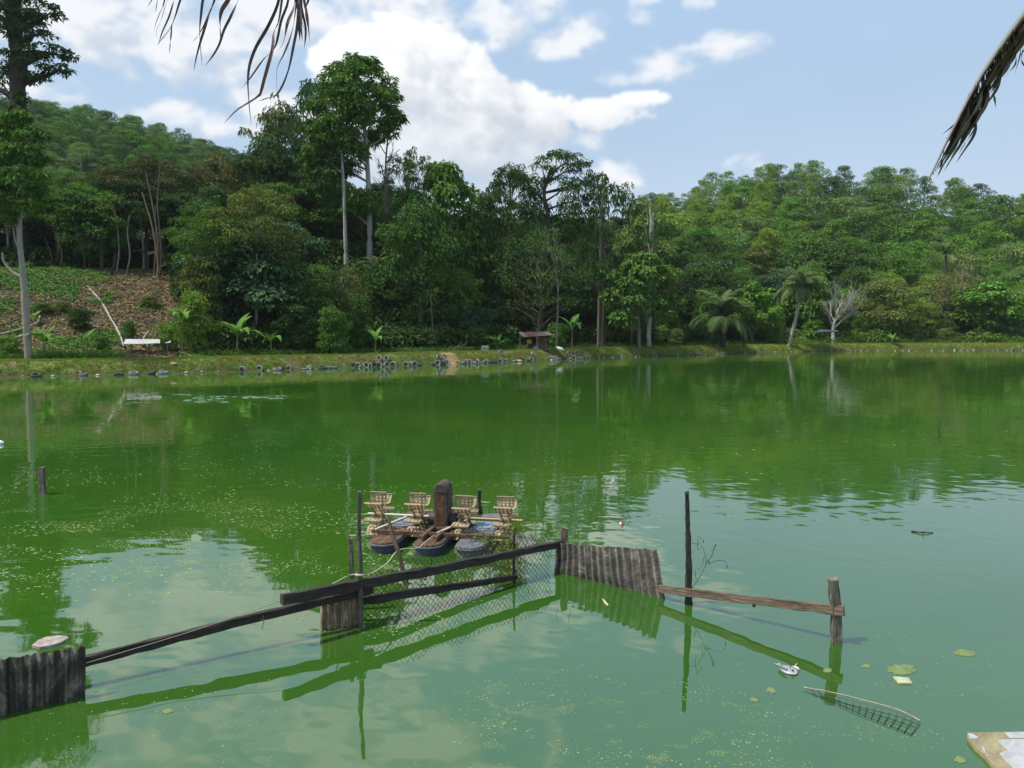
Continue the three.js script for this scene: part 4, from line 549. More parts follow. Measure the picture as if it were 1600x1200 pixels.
// rusty roofed shelter with a seated person
{
  const D = 80.5, o = spot(836, D), g = thing('rusty_shelter', 'open wooden shelter with a patched rusty corrugated roof beside the bank', 'shelter', o), L = (px, py, d = D) => at(px, py, d).sub(o);
  const rust = ['#5c5b5a', '#4a2b28', '#55302c', '#4c4845', '#494846', '#62605c'].map((h) => new THREE.MeshStandardMaterial({ color: h, roughness: 0.75, map: barkTex }));
  const eave = (t) => [lerp(817.5, 864.5, t), lerp(526.8, 523.6, t)], ridge = (t) => [lerp(809, 855, t), lerp(519, 518, t)];
  for (let i = 0; i < 6; i++) { const a = i / 6 + 0.004, b = (i + 1) / 6 + 0.012, e0 = eave(a), e1 = eave(b), r0 = ridge(a), r1 = ridge(b), dz = i % 2 ? 0.06 : 0; part('roof_sheet', corrugated(L(e0[0], e0[1], 79.3 - dz), L(e1[0], e1[1], 79.3 - dz), L(r1[0], r1[1] - (i === 5 ? 0.4 : 0), 81.8 - dz), L(r0[0], r0[1], 81.8 - dz), 7, 0.012, 0.015, { rows: 4, seed: i + 2 }), rust[i], g); }
  for (const [px, d, y] of [[812.7, 80, 523], [853, 79.6, 525.5], [857, 81.6, 520], [831, 81.6, 520]]) part('post', tube([spot(px, d).sub(o).add(V(0, -0.2, 0)), L(px, y, d)], 0.055, 0.05, { seg: 4, sides: 7, j: 0.012 }), woodGrey, g);
  part('beam', bar([L(811, 526, 79.6), L(860, 525, 79.6)], 0.035, 0.05, { seg: 8, j: 0.01 }), woodDark, g); part('floor_board', bar([L(811, 546.4, 80.4), L(860, 545.8, 80.4)], 0.9, 0.04, { seg: 8, j: 0.01 }), woodGrey, g); part('bench', bar([L(822, 543, 81), L(836, 542.8, 81)], 0.2, 0.03, { seg: 4 }), woodDark, g);
  { const w = []; for (let i = 0; i < 12; i++) { const t = i / 11; w.push(bar([L(lerp(840, 846, t), lerp(530, 545.5, t), 80.6), L(lerp(850, 855, t), lerp(527, 545.5, t), 80.9)], 0.012, 0.045, { seg: 4, j: 0.008 })); } for (let i = 0; i < 8; i++) { const t = i / 7; w.push(bar([L(lerp(841, 851, t), lerp(529.5, 527, t), 80.55), L(lerp(846, 855, t), 546, 80.85)], 0.012, 0.04, { seg: 4, j: 0.008 })); } part('woven_screen', all(w), mat([0.17, 0.11, 0.075], 0.9), g, 'leaning woven brown screen'); }
  part('roof_prop', tube([L(812, 525, 80), L(820, 531, 80.4)], 0.035, 0.03), woodDark, g);
  const bag = lone('blue_bundle', sackGeo, mat([0.2, 0.3, 0.45], 0.7), 'folded blue and white bundle on the floor of the rusty shelter', 'bundle'); bag.position.copy(at(837, 543.8, 79.9)); bag.scale.set(0.52, 0.8, 0.6);
}
// ---------------------------------------------------------------- the fence in the near water
const streak = (seed, dark, mid, light) => tex(256, 256, (u, v) => { const s = tiled(u, v, 34, seed, 2, 1), n = tiled(u, v, 5, seed + 3, 5), g = tiled(u, v, 40, seed + 8, 3); const t = clamp(0.5 + 1.2 * s + 0.6 * n, 0, 1), k = clamp(0.15 + 1.6 * n + 0.7 * s, 0, 1); return [0, 1, 2].map((i) => lerp(lerp(dark[i], mid[i], t), light[i], k * k) * (1 + 0.6 * g)); }, true);
const sheetDark = new THREE.MeshStandardMaterial({ map: streak(3, [36, 36, 33], [104, 98, 87], [142, 136, 120]), roughness: 0.92, bumpMap: soilBump, bumpScale: 0.006 });
const sheetMoss = new THREE.MeshStandardMaterial({ map: streak(9, [64, 62, 57], [138, 133, 122], [164, 160, 146]), roughness: 0.92, bumpMap: soilBump, bumpScale: 0.008 });
const sheetPale = new THREE.MeshStandardMaterial({ map: streak(15, [84, 70, 52], [168, 154, 130], [190, 182, 164]), roughness: 0.92, bumpMap: soilBump, bumpScale: 0.006 });
const up3 = (px, py, px0, py0, dd = 0) => at(px, py, depthOf(py0) + dd);            // a point over the waterline spot (px0, py0)
{
  const g = thing('broken_fence', 'low timber fence run with two corrugated sheets at the left, standing in the pond', 'fence');
  const a = on(-80, 1137), b = on(133, 1088); part('corrugated_sheet', corrugated(a.clone().setY(-0.06), b.clone().setY(-0.03), at(134, 1010, -b.z + 0.02), at(-82, 1044, -a.z + 0.02), 11, 0.024, 0.008, { seed: 3, rough: 0.012 }), sheetDark, g, 'large dark stained corrugated sheet at the frame corner');
  const r0 = up3(95, 1043, 133, 1088, 0.1), r1 = up3(582, 921, 562, 978, 0.13); part('rail', bar([r0, r0.clone().lerp(r1, 0.5).add(V(0, 0.012, 0)), r1], 0.032, 0.045, { w1: 0.032, h1: 0.04, seg: 24, j: 0.013, seed: 4 }), woodDark, g, 'long dark lower rail');
  part('corrugated_sheet', corrugated(on(501, 986).setY(-0.04), on(561, 976).setY(-0.04), up3(559, 922, 561, 976, 0.03), up3(500, 934, 501, 986, 0.03), 6, 0.022, 0.008, { seed: 6, rough: 0.018 }), sheetPale, g, 'small pale stained corrugated sheet');
  part('post', tube([on(563, 980, 0).setY(-0.3), up3(563, 900, 562, 978), up3(561, 830, 562, 978), up3(562, 768, 562, 978)], 0.031, 0.022, { seg: 26, sides: 9, j: 0.009, seed: 5 }), woodGrey, g, 'thin round upright pole');
  part('post', bar([up3(551, 960, 552, 958, 0.1).setY(-0.2), up3(549, 880, 552, 958, 0.1), up3(547, 841, 552, 958, 0.1)], 0.03, 0.03, { w1: 0.02, h1: 0.02, seg: 16, j: 0.008, jag: 0.05, seed: 6, up: V(0, 0, 1) }), woodGrey, g, 'short post behind the pole');
}
const fA = on(566, 977), fB = on(868, 893), along = (u, y = 0) => fA.clone().lerp(fB, u).setY(y);
const topPx = [[566, 912], [578, 897], [610, 888], [640, 872], [664, 874], [695, 864], [750, 853], [812, 841], [857, 836], [880, 834]];
{
  const g = thing('wire_fence', 'sagging chain-link fence on dark timber beams, in the middle of the pond fence', 'fence');
  const b0 = up3(440, 937, 440, 1012), b1 = up3(720, 882, 720, 934), b2 = up3(879, 849, 879, 890); part('rail', bar([b0, b1, b2], 0.036, 0.055, { w1: 0.032, h1: 0.042, seg: 34, j: 0.016, jag: 0.03, seed: 11 }), woodDark, g, 'upper dark beam');
  part('rail', bar([up3(500, 949, 566, 977, 0.05), up3(590, 935, 590, 970, 0.05), up3(700, 918, 700, 940, 0.04), up3(806, 902, 806, 911, 0.03)], 0.03, 0.05, { w1: 0.025, h1: 0.03, seg: 26, j: 0.014, seed: 12 }), woodDark, g, 'lower dark beam dipping into the water');
  part('post', bar([up3(874, 893, 874, 892, 0.06).setY(-0.3), up3(880, 858, 876, 891, 0.06), up3(882, 824, 876, 891, 0.06)], 0.05, 0.05, { w1: 0.042, h1: 0.042, seg: 12, j: 0.01, jag: 0.03, seed: 13, up: V(0, 0, 1) }), woodBrown, g, 'thick corner post');
  part('stake', bar([up3(640, 930, 640, 925, 0.25).setY(-0.2), up3(624, 868, 640, 925, 0.3), up3(612, 832, 640, 925, 0.35), up3(606, 806, 640, 925, 0.4)], 0.03, 0.036, { w1: 0.018, h1: 0.02, seg: 16, j: 0.008, seed: 14, up: V(0, 0, 1) }), woodBrown, g, 'leaning brown stake');
  part('post', tube([up3(803, 912, 803, 911, 0.05).setY(-0.1), up3(803, 870, 803, 911, 0.05), up3(804, 832, 803, 911, 0.05)], 0.02, 0.012, { seg: 12, sides: 7, j: 0.008 }), woodDark, g, 'thin stick at the end of the lower beam');
  // the mesh: crossing wires, knotted, hanging from the beam
  const wire = [], Lm = fA.distanceTo(fB), step = 0.068, R = rng(3), topAt = (u) => { const px = lerp(566, 868, u); for (let i = 1; i < topPx.length; i++) if (px <= topPx[i][0]) { const t = (px - topPx[i - 1][0]) / (topPx[i][0] - topPx[i - 1][0]), py = lerp(topPx[i - 1][1], topPx[i][1], t), by = lerp(977, 893, u); return up3(px, py, px, by).y; } return 0.4; };
  const nrm = V(0, 0, 0).crossVectors(fB.clone().sub(fA), V(0, 1, 0)).normalize();
  for (const s of [1, -1]) for (let k = -14; k < Lm / step + 14; k++) {
    let run = []; const flush = () => { if (run.length > 1) wire.push(bar(run.length > 2 ? [run[0], run[Math.floor(run.length / 2)], run[run.length - 1]] : run, 0.0034, 0.0034, { round: true, sides: 3, seg: run.length > 2 ? 3 : 1 })); run = []; };
    for (let i = 0; i <= 12; i++) { const y = -0.12 + i * 0.066, l = k * step + s * (y + 0.12) * 0.86 + 0.008 * Math.sin(k * 1.7 + i), u = l / Lm; if (u < 0.005 || u > 0.995 || y > topAt(clamp(u, 0, 1)) + 0.02) { flush(); continue; } run.push(along(u, y).addScaledVector(nrm, -0.05 + s * 0.003 + 0.03 * fbm(l * 1.5, y * 2, 4, 2))); }
    flush();
  }
  const wm = part('wire_mesh', all(wire), mat([0.022, 0.024, 0.02], 0.8), g); wm.userData.kind = 'stuff';
  part('tie_wire', tube([up3(629, 859, 640, 925, 0.3), up3(640, 872, 640, 925, 0.1), up3(664, 876, 664, 948, 0)], 0.004, 0.004, { seg: 8, sides: 4 }), mat([0.05, 0.05, 0.04], 0.7), g);
}
{
  const g = thing('leaning_fence', 'fence run of tilted grey corrugated sheet and brown rail nailed to two posts', 'fence');
  const a = on(867, 893), b = on(1041, 936); part('corrugated_sheet', corrugated(a.clone().setY(-0.04), b.clone().setY(-0.04), at(1026, 859, -b.z + 0.16), at(869, 848, -a.z + 0.1), 16, 0.036, 0.009, { seed: 8, rough: 0.014, rows: 18 }), sheetMoss, g, 'wide tilted grey corrugated sheet');
  part('post', bar([on(1076, 943).setY(-0.3), up3(1076, 900, 1075, 943), up3(1075, 840, 1075, 943), up3(1073, 770, 1075, 943)], 0.043, 0.043, { w1: 0.018, h1: 0.022, seg: 26, j: 0.012, jag: 0.1, seed: 15, up: V(0, 0, 1) }), woodDark, g, 'tall dark post with splintered top');
  part('post', bar([on(1308, 1003).setY(-0.3), up3(1306, 960, 1308, 1003), up3(1301, 904, 1308, 1003)], 0.05, 0.05, { w1: 0.043, h1: 0.043, seg: 14, j: 0.009, jag: 0.02, seed: 16, up: V(0, 0, 1) }), woodGrey, g, 'square grey end post');
  const r0 = up3(1030, 920, 1040, 936, 0.02), r1 = up3(1319, 955, 1308, 1003, -0.09); part('rail', bar([r0, r0.clone().lerp(r1, 0.5), r1], 0.022, 0.043, { w1: 0.024, h1: 0.046, seg: 26, j: 0.011, seed: 17 }), woodBrown, g, 'brown weathered rail');
  part('bolt', new THREE.SphereGeometry(0.02, 8, 6).translate(...up3(1178, 946, 1190, 973, -0.03).toArray()), woodDark, g);
  const nails = []; for (const [px, py] of [[1294, 905], [1296, 925], [1297, 933], [1299, 964], [1300, 981]]) { const p = up3(px + 6, py, 1308, 1003), q = up3(px, py + 0.5, 1308, 1003); nails.push(bar([p, q], 0.003, 0.003, { seg: 1, sides: 4 })); } part('nail', all(nails), woodDark, g);
}
// dry vines
lone('dry_vine', all([[[1082, 918], [1096, 897], [1103, 880], [1102, 865], [1095, 852]], [[1103, 880], [1112, 868], [1118, 850], [1112, 862]], [[1091, 860], [1090, 845], [1093, 838], [1098, 845]], [[1101, 868], [1096, 888]], [[1104, 883], [1120, 876], [1133, 877], [1136, 884]], [[1088, 905], [1086, 890], [1094, 888]], [[1078, 848], [1088, 850], [1094, 848]]].map((l, i) => tube(l.map(([x, y]) => up3(x, y, 1075, 943, -0.05)), 0.0045, 0.002, { seg: 10, sides: 4, j: 0.003, seed: i })).concat([[1136, 886], [1118, 852], [1099, 846], [1108, 878]].map(([x, y], i) => { const p = up3(x, y, 1075, 943, -0.05); return new THREE.SphereGeometry(0.014, 5, 4).scale(0.5, 1.3, 0.5).translate(p.x, p.y, p.z); }))), mat([0.07, 0.065, 0.045], 0.9), 'dry leafless vine curling beside the tall splintered post', 'vine');
for (const [l, label] of [[[[872, 832], [871, 815], [872, 806]], 'thin wire sticking up left of the thick corner post'], [[[889, 832], [892, 820], [890, 812], [893, 806]], 'curled thin wire sticking up behind the thick corner post']]) lone('wire', tube(l.map(([x, y]) => up3(x, y, 876, 891, 0.05)), 0.0035, 0.003, { seg: 8, sides: 4 }), mat([0.05, 0.05, 0.04], 0.7), label, 'wire');
// loose posts
lone('post', bar([on(67, 772).setY(-0.3), up3(66, 750, 67, 772), up3(65, 730, 67, 772)], 0.055, 0.045, { seg: 10, j: 0.012, jag: 0.03, seed: 21, up: V(0, 0, 1) }), woodGrey, 'short grey post alone in the open water at left', 'post');
{ const g = thing('buoyed_post', 'dark post with a thick collar, standing in the water behind the paddlewheels', 'post'); part('pole', tube([on(749, 803).setY(-0.2), up3(749, 780, 749, 803), up3(749.5, 766, 749, 803)], 0.036, 0.03, { seg: 8, sides: 8, j: 0.006 }), woodDark, g); part('collar', tube([on(748, 803).setY(-0.05), up3(748, 795, 749, 803), up3(749, 791, 749, 803)], 0.085, 0.05, { seg: 6, sides: 10, j: 0.02 }), woodDark, g); }
// rope
lone('rope', tube([up3(455, 934, 455, 1005), up3(500, 921, 500, 995), up3(546, 899, 552, 960), up3(563, 898, 562, 978, -0.04), up3(580, 896, 600, 960), up3(601, 883, 625, 950), up3(620, 862, 640, 925, 0.3), up3(634, 857, 645, 920, 0.5), at(648, 857, 9.8), at(662, 849, 10.6), at(676, 838, 11.0), at(690, 832, 11.3)], 0.0065, 0.0065, { seg: 70, sides: 6 }), mat([0.44, 0.4, 0.3], 0.9), 'pale rope tied round the thin pole and running to the paddlewheel machine', 'rope');
lone('rope', tube([up3(455, 934, 455, 1005).add(V(0, 0.004, 0)), up3(300, 986, 300, 1046, 0.1), up3(135, 1036, 133, 1088, 0.08)], 0.004, 0.004, { seg: 30, sides: 5 }), mat([0.3, 0.26, 0.2], 0.9), 'thin cord lying along the top of the long dark rail', 'cord');
lone('rope_knot', new THREE.TorusGeometry(0.04, 0.012, 6, 14).rotateX(1.4).translate(...up3(562, 898, 562, 978).toArray()), mat([0.42, 0.4, 0.36], 0.9), 'grey loop knotted round the thin pole', 'knot');
lone('rope_end', all([[[411, 962], [412, 972], [409, 983]], [[405, 968], [414, 969]]].map((l) => tube(l.map(([x, y]) => up3(x, y, 411, 1017, 0.05)), 0.005, 0.003, { seg: 6, sides: 4 }))), mat([0.08, 0.07, 0.05], 0.9), 'dark cord end hanging under the long dark rail', 'cord');

// ---------------------------------------------------------------- paddlewheel aerator
{
  const o = at(690, 829, 11.6); o.y = 0; const g = thing('paddlewheel_aerator', 'rusty floating paddlewheel machine with four pale perforated wheels and upright motor hood', 'aerator', o, -10.5 * Math.PI / 180);
  const rustTex = streak(23, [60, 42, 28], [112, 82, 58], [120, 104, 88]), rustTop = new THREE.MeshStandardMaterial({ map: rustTex, roughness: 0.8 }), blue = mat([0.045, 0.062, 0.09], 0.6, { map: barkTex }), greyBlue = mat([0.15, 0.165, 0.18], 0.7, { map: barkTex }), fade = mat([0.22, 0.3, 0.38], 0.6, { map: barkTex });
  const stadium = (w, l) => { const s = new THREE.Shape(), r = w / 2; s.moveTo(-r, -l / 2 + r); s.absarc(0, -l / 2 + r * 0.9, r, Math.PI, 2 * Math.PI); s.lineTo(r, l / 2 - r); s.absarc(0, l / 2 - r * 0.9, r, 0, Math.PI); s.closePath(); return s; };
  const ext = (s, d, b = 0.012) => new THREE.ExtrudeGeometry(s, { depth: d, bevelEnabled: true, bevelSize: b, bevelThickness: b, bevelSegments: 3, curveSegments: 20 }).rotateX(-Math.PI / 2);
  [[-0.64, 'left'], [0.03, 'mid'], [0.64, 'right']].forEach(([x, k], i) => {
    const f = new THREE.Group(); f.name = 'float'; f.position.set(x, 0, -0.05); g.add(f);
    part('hull', ext(stadium(0.36, 1.98), 0.17).translate(0, -0.07, 0), [blue, blue, greyBlue][i], f); part('rim', ext(stadium(0.42, 2.06), 0.012, 0.006).translate(0, 0.118, 0), greyBlue, f);
    const top = ext(stadium(0.385, 2.0), 0.014, 0.012).translate(0, 0.136, 0); part('lid', top, [rustTop, rustTop, greyBlue][i], f, ['rust-stained brown float top', 'rust-stained brown float top', 'grey-blue float top'][i]);
    if (i !== 1) part('panel', new THREE.BoxGeometry(0.36, 0.008, 0.62, 8, 1, 8).translate(0, 0.169, -0.22), fade, f, 'faded blue panel');
  });
  const iron = mat([0.16, 0.1, 0.07], 0.8, { map: barkTex }), pipe = mat([0.55, 0.5, 0.44], 0.6), brass = mat([0.42, 0.28, 0.13], 0.6), dark = mat([0.03, 0.03, 0.03], 0.6);
  part('frame_bar', bar([V(-0.93, 0.205, 0.52), V(1.14, 0.205, 0.52)], 0.022, 0.022, { seg: 20, j: 0.004 }), rustTop, g); part('frame_bar', bar([V(-0.93, 0.205, -0.5), V(1.1, 0.205, -0.5)], 0.022, 0.022, { seg: 20, j: 0.004 }), rustTop, g);
  for (const x of [-0.08, 0.13]) part('frame_bar', bar([V(x, 0.215, 0.78), V(x, 0.215, -0.75)], 0.03, 0.02, { seg: 12, j: 0.004 }), rustTop, g);
  for (const x of [-0.55, 0.42]) part('brace', tube([V(x - 0.35, 0.21, 0.48), V(x, 0.31, 0)], 0.018, 0.018), pipe, g);
  part('axle', tube([V(-1.18, 0.33, 0), V(-0.18, 0.33, 0)], 0.019, 0.019, { sides: 8 }), pipe, g); part('axle', tube([V(0.22, 0.33, 0), V(1.26, 0.33, 0)], 0.019, 0.019, { sides: 8 }), brass, g);
  for (const x of [-0.13, 0.2]) part('bearing', new THREE.CylinderGeometry(0.1, 0.1, 0.09, 20).rotateZ(Math.PI / 2).translate(x, 0.31, 0.02), dark, g);
  // motor hood
  const hs = new THREE.Shape(), hw = 0.083; hs.moveTo(-hw * 0.94, 0); hs.lineTo(hw * 0.94, 0); hs.lineTo(hw, 0.585); hs.absarc(0, 0.585, hw, 0, Math.PI); hs.closePath();
  const hood = new THREE.ExtrudeGeometry(hs, { depth: 0.27, bevelEnabled: true, bevelSize: 0.03, bevelThickness: 0.03, bevelSegments: 5, curveSegments: 18 }).translate(0.03, 0.19, -0.13);
  const hoodMat = new THREE.MeshStandardMaterial({ map: streak(29, [52, 46, 40], [88, 76, 64], [98, 84, 70]), roughness: 0.7 }), hm = part('motor_hood', hood, hoodMat, g);
  part('slot', bar([V(-0.03, 0.755, 0.172), V(0.09, 0.755, 0.172)], 0.008, 0.012, { seg: 2 }), dark, hm); part('panel', bar([V(0.025, 0.26, 0.169), V(0.025, 0.71, 0.169)], 0.062, 0.004, { seg: 6, up: V(0, 0, 1) }), new THREE.MeshStandardMaterial({ map: streak(33, [60, 38, 24], [104, 72, 48], [120, 98, 76]), roughness: 0.85 }), hm, 'rust-streaked front panel'); part('skirt', bar([V(0.03, 0.195, 0.19), V(0.03, 0.195, -0.18)], 0.13, 0.02, { seg: 4 }), greyBlue, hm);
  // wheels: eight perforated blades on spokes
  const bs = new THREE.Shape(), bw = 0.125, bh = 0.165; bs.moveTo(-bw * 0.8, 0); bs.lineTo(bw * 0.8, 0); bs.lineTo(bw, 0.03); bs.lineTo(bw, bh - 0.015); bs.lineTo(bw - 0.015, bh); bs.lineTo(-bw + 0.015, bh); bs.lineTo(-bw, bh - 0.015); bs.lineTo(-bw, 0.03); bs.closePath();
  for (let i = 0; i < 4; i++) for (let j = 0; j < 3; j++) { const h = new THREE.Path(); h.absarc(-0.085 + i * 0.0565, 0.042 + j * 0.043, 0.0135, 0, 6.2832, true); bs.holes.push(h); }
  const blade = new THREE.ExtrudeGeometry(bs, { depth: 0.008, bevelEnabled: false, curveSegments: 5 }).translate(0, 0.175, -0.004), rim = new THREE.BoxGeometry(0.25, 0.008, 0.022).translate(0, 0.334, 0.008), bladeGeo = all([blade, rim]), spoke = all([bar([V(-0.05, 0.02, 0), V(-0.06, 0.22, 0)], 0.011, 0.007, { seg: 2 }), bar([V(0.05, 0.02, 0), V(0.06, 0.22, 0)], 0.011, 0.007, { seg: 2 }), bar([V(-0.06, 0.13, 0), V(0.06, 0.13, 0)], 0.006, 0.006, { seg: 1 })]), hub = new THREE.CylinderGeometry(0.04, 0.04, 0.15, 14).rotateZ(Math.PI / 2);
  const cream = mat([0.47, 0.37, 0.23], 0.65, { map: barkTex }), tan = mat([0.32, 0.23, 0.12], 0.7, { map: barkTex });
  [-1.0, -0.37, 0.37, 1.0].forEach((x, k) => { const w = new THREE.Group(); w.name = 'paddle_wheel'; w.position.set(x, 0.33, 0); w.scale.setScalar(1.06); g.add(w); part('hub', hub, tan, w); for (let i = 0; i < 8; i++) { const a = i * Math.PI / 4 + [0.06, 0.02, 0.12, 0][k]; for (const [n, q, m] of [['blade', bladeGeo, cream], ['spoke', spoke, tan]]) { const b = part(n, q, m, w); b.rotation.x = a; } } });
  // weeds grown over its near corner
  const R = rng(71), cl = [], st = []; for (const [px, py, d] of [[745, 850, 10.8], [765, 846, 10.6], [785, 842, 10.5], [800, 838, 10.6], [806, 855, 10.3], [790, 860, 10.2], [770, 865, 10.1], [806, 880, 9.9], [800, 895, 9.75], [757, 838, 11], [802, 822, 10.9], [735, 838, 11.1], [780, 880, 9.7]]) { const p = at(px, py, d); cl.push({ p, r: 0.13, f: 1 }); for (let i = 0; i < 5; i++) { const e = p.clone().add(V((R() - 0.5) * 0.4, (R() - 0.3) * 0.3, (R() - 0.5) * 0.3)); st.push(tube(bent(e, p.clone().add(V((R() - 0.5) * 0.2, -0.22, (R() - 0.5) * 0.2)), R, 0.4), 0.004, 0.002, { seg: 4, sides: 3 })); } }
  const wd = thing('climbing_weed', 'straggly green weed over the near corner wheel of the paddlewheel machine', 'weed'); part('stem', all(st), mat([0.13, 0.1, 0.06], 0.9), wd); part('leaves', foliage(cl, { n: 38, L: 0.06, flat: 0.9, hollow: 0.1, seed: 9, tint: 0.6 }), LEAF['olive green'], wd);
}
// ---------------------------------------------------------------- afloat
const flat = (pts, y, h, m, name, label, cat, group) => { const P = pts.map(([x, z]) => on(x, z, y)), c = P.reduce((a, p) => a.add(p), V(0, 0, 0)).divideScalar(P.length), s = new THREE.Shape(P.map((p) => new THREE.Vector2(p.x - c.x, -(p.z - c.z)))); const g = new THREE.ExtrudeGeometry(s, { depth: h, bevelEnabled: true, bevelSize: 0.002, bevelThickness: 0.002, bevelSegments: 1 }).rotateX(-Math.PI / 2); g.translate(c.x, y - h, c.z); return name ? lone(name, g, m, label, cat, group) : g; };
const algae = new THREE.MeshStandardMaterial({ color: new THREE.Color().setRGB(0.19, 0.26, 0.09), roughness: 0.95, map: soilTex, bumpMap: soilBump, bumpScale: 0.01 });
const ragged = (cx, cy, rx, ry, seed, n = 60) => { const r = []; for (let i = 0; i < n; i++) { const a = -i / n * 6.2832, k = 0.8 + 0.9 * fbm(Math.cos(a) * 1.1 + seed, Math.sin(a) * 1.1, seed, 5); r.push([cx + Math.cos(a) * rx * k, cy + Math.sin(a) * ry * k]); } return r; };
for (const [cx, cy, rx, ry, label] of [[1405, 1046, 28, 9, 'largest yellow-green scum patch afloat near the square of card'], [1508, 1020, 18, 7, 'yellow-green scum patch afloat at far right beyond the largest one'], [1205, 1078, 8, 5, 'small scum patch afloat below the dead fish'], [1178, 1093, 8, 3.5, 'tiny scum patch just past the one below the dead fish'], [1293, 1047, 9, 4, 'little scum patch beside the reflected end post'], [1500, 1187, 9, 7, 'scum patch afloat beside the peeling white panel'], [262, 1111, 10, 4, 'little scum patch afloat below the long rail'], [1354, 1041, 8, 3, 'thin scum patch next to the largest one']]) flat(ragged(cx, cy, rx, ry, cx * 0.013), 0.003, 0.004, algae, 'scum_patch', label, 'scum');
flat([[1396, 1057], [1420, 1059], [1425, 1067], [1404, 1067]], 0.012, 0.014, mat([0.52, 0.55, 0.36], 0.8, { map: soilTex }), 'card_square', 'faded square of card floating under the largest scum patch', 'card');
flat([[50, 1008], [60, 1000], [72, 995], [90, 993], [104, 994], [107, 996], [96, 1003], [80, 1008], [62, 1011]], 0.025, 0.03, mat([0.42, 0.36, 0.33], 0.8, { map: barkTex }), 'floating_board', 'leaf-shaped pinkish grey piece of board floating above the dark sheet', 'board');
lone('twig', all([tube([on(1424, 830, 0.01), on(1440, 832, 0.02), on(1458, 832, 0.01)], 0.012, 0.008, { seg: 8, sides: 5, j: 0.005 }), tube([on(1440, 832, 0.02), on(1445, 830.5, 0.06)], 0.006, 0.004)]), BARK.dark, 'dark twig floating alone on the pale water at right', 'twig');
{ const p = on(971, 818, 0.02), g = thing('fishing_float', 'tiny red and white fishing float on the open water', 'float', p); part('white_half', new THREE.SphereGeometry(0.035, 12, 6, 0, 6.2832, Math.PI / 2, Math.PI / 2), mat([0.8, 0.8, 0.78], 0.4), g); part('red_half', new THREE.SphereGeometry(0.035, 12, 6, 0, 6.2832, 0, Math.PI / 2), mat([0.6, 0.05, 0.04], 0.4), g); g.rotation.z = -0.9; }
flat([[941, 935], [944, 937], [951, 945], [949, 946], [944, 941]], 0.008, 0.004, mat([0.5, 0.45, 0.22], 0.7), 'fallen_leaf', 'pale fallen leaf floating before the tilted corrugated sheet', 'leaf');
{ const s = lone('foam_scrap', sackGeo, mat([0.75, 0.78, 0.76], 0.7), 'white scrap floating at the left edge of the frame', 'scrap'); s.position.copy(on(1, 692, 0.04)); s.scale.set(0.16, 0.3, 0.2); }
// sunken grid of wire with its pale edge rod
{
  const a = on(1256, 1074, 0.02), b = on(1438, 1126, 0.02), c = on(1423, 1149, 0.008), d = on(1262, 1082, 0.008), g = thing('wire_grid', 'bent green wire grid lying half sunk below the end post', 'grid'), w = [];
  part('edge_rod', tube([a, on(1300, 1082, 0.035), on(1353, 1095, 0.035), on(1406, 1110, 0.03), b], 0.0065, 0.005, { seg: 24, sides: 6, j: 0.003 }), mat([0.36, 0.3, 0.22], 0.9), g);
  for (let i = 1; i <= 16; i++) { const t = i / 16, p = a.clone().lerp(b, t * 0.99 + 0.01), q = d.clone().lerp(c, t * 0.96 + 0.04).setY(0.004); w.push(tube([p, q], 0.003, 0.003, { seg: 1, sides: 4 })); } for (const k of [0.5, 1]) w.push(tube([a.clone().lerp(d, k).lerp(b, 0.12), a.clone().lerp(d, k).lerp(b.clone().lerp(c, k), 0.5).setY(0.012), b.clone().lerp(c, k * 0.92)], 0.003, 0.003, { seg: 6, sides: 4 }));
  const m = part('wire_mesh', all(w), mat([0.03, 0.05, 0.03], 0.7), g); m.userData.kind = 'stuff';
}
// peeling white panel at the corner
{
  const g = thing('foam_board', 'peeling white foam panel with brown edges at the bottom right corner', 'panel'), core = mat([0.36, 0.31, 0.18], 0.9, { map: soilTex, bumpMap: soilBump, bumpScale: 0.01 }), skin = mat([0.46, 0.47, 0.47], 0.6, { map: tex(128, 128, (u, v) => 0.82 + 0.45 * tiled(u, v, 6, 41, 5) + 0.2 * tiled(u, v, 30, 43, 3)) });
  part('core', flat([[1512, 1145], [1560, 1144], [1600, 1143], [1720, 1141], [1760, 1280], [1640, 1262], [1600, 1232], [1576, 1213], [1556, 1199], [1544, 1186], [1538, 1178], [1522, 1164], [1512, 1151]], 0.035, 0.06, core), core, g);
  part('skin', flat([[1559, 1156], [1590, 1155], [1730, 1152], [1745, 1262], [1655, 1250], [1618, 1226], [1588, 1204], [1572, 1189], [1562, 1177], [1575, 1172], [1566, 1165]], 0.042, 0.006, skin), skin, g); part('skin', flat([[1570, 1144.5], [1600, 1144], [1720, 1142], [1725, 1150], [1600, 1153], [1578, 1153]], 0.042, 0.006, skin), skin, g); part('skin', flat([[1513, 1146], [1520, 1147], [1528, 1152], [1527, 1154], [1516, 1154]], 0.042, 0.006, skin), skin, g); part('skin', flat([[1534, 1166], [1537, 1168], [1540, 1176], [1538, 1177]], 0.041, 0.005, skin), skin, g);
}
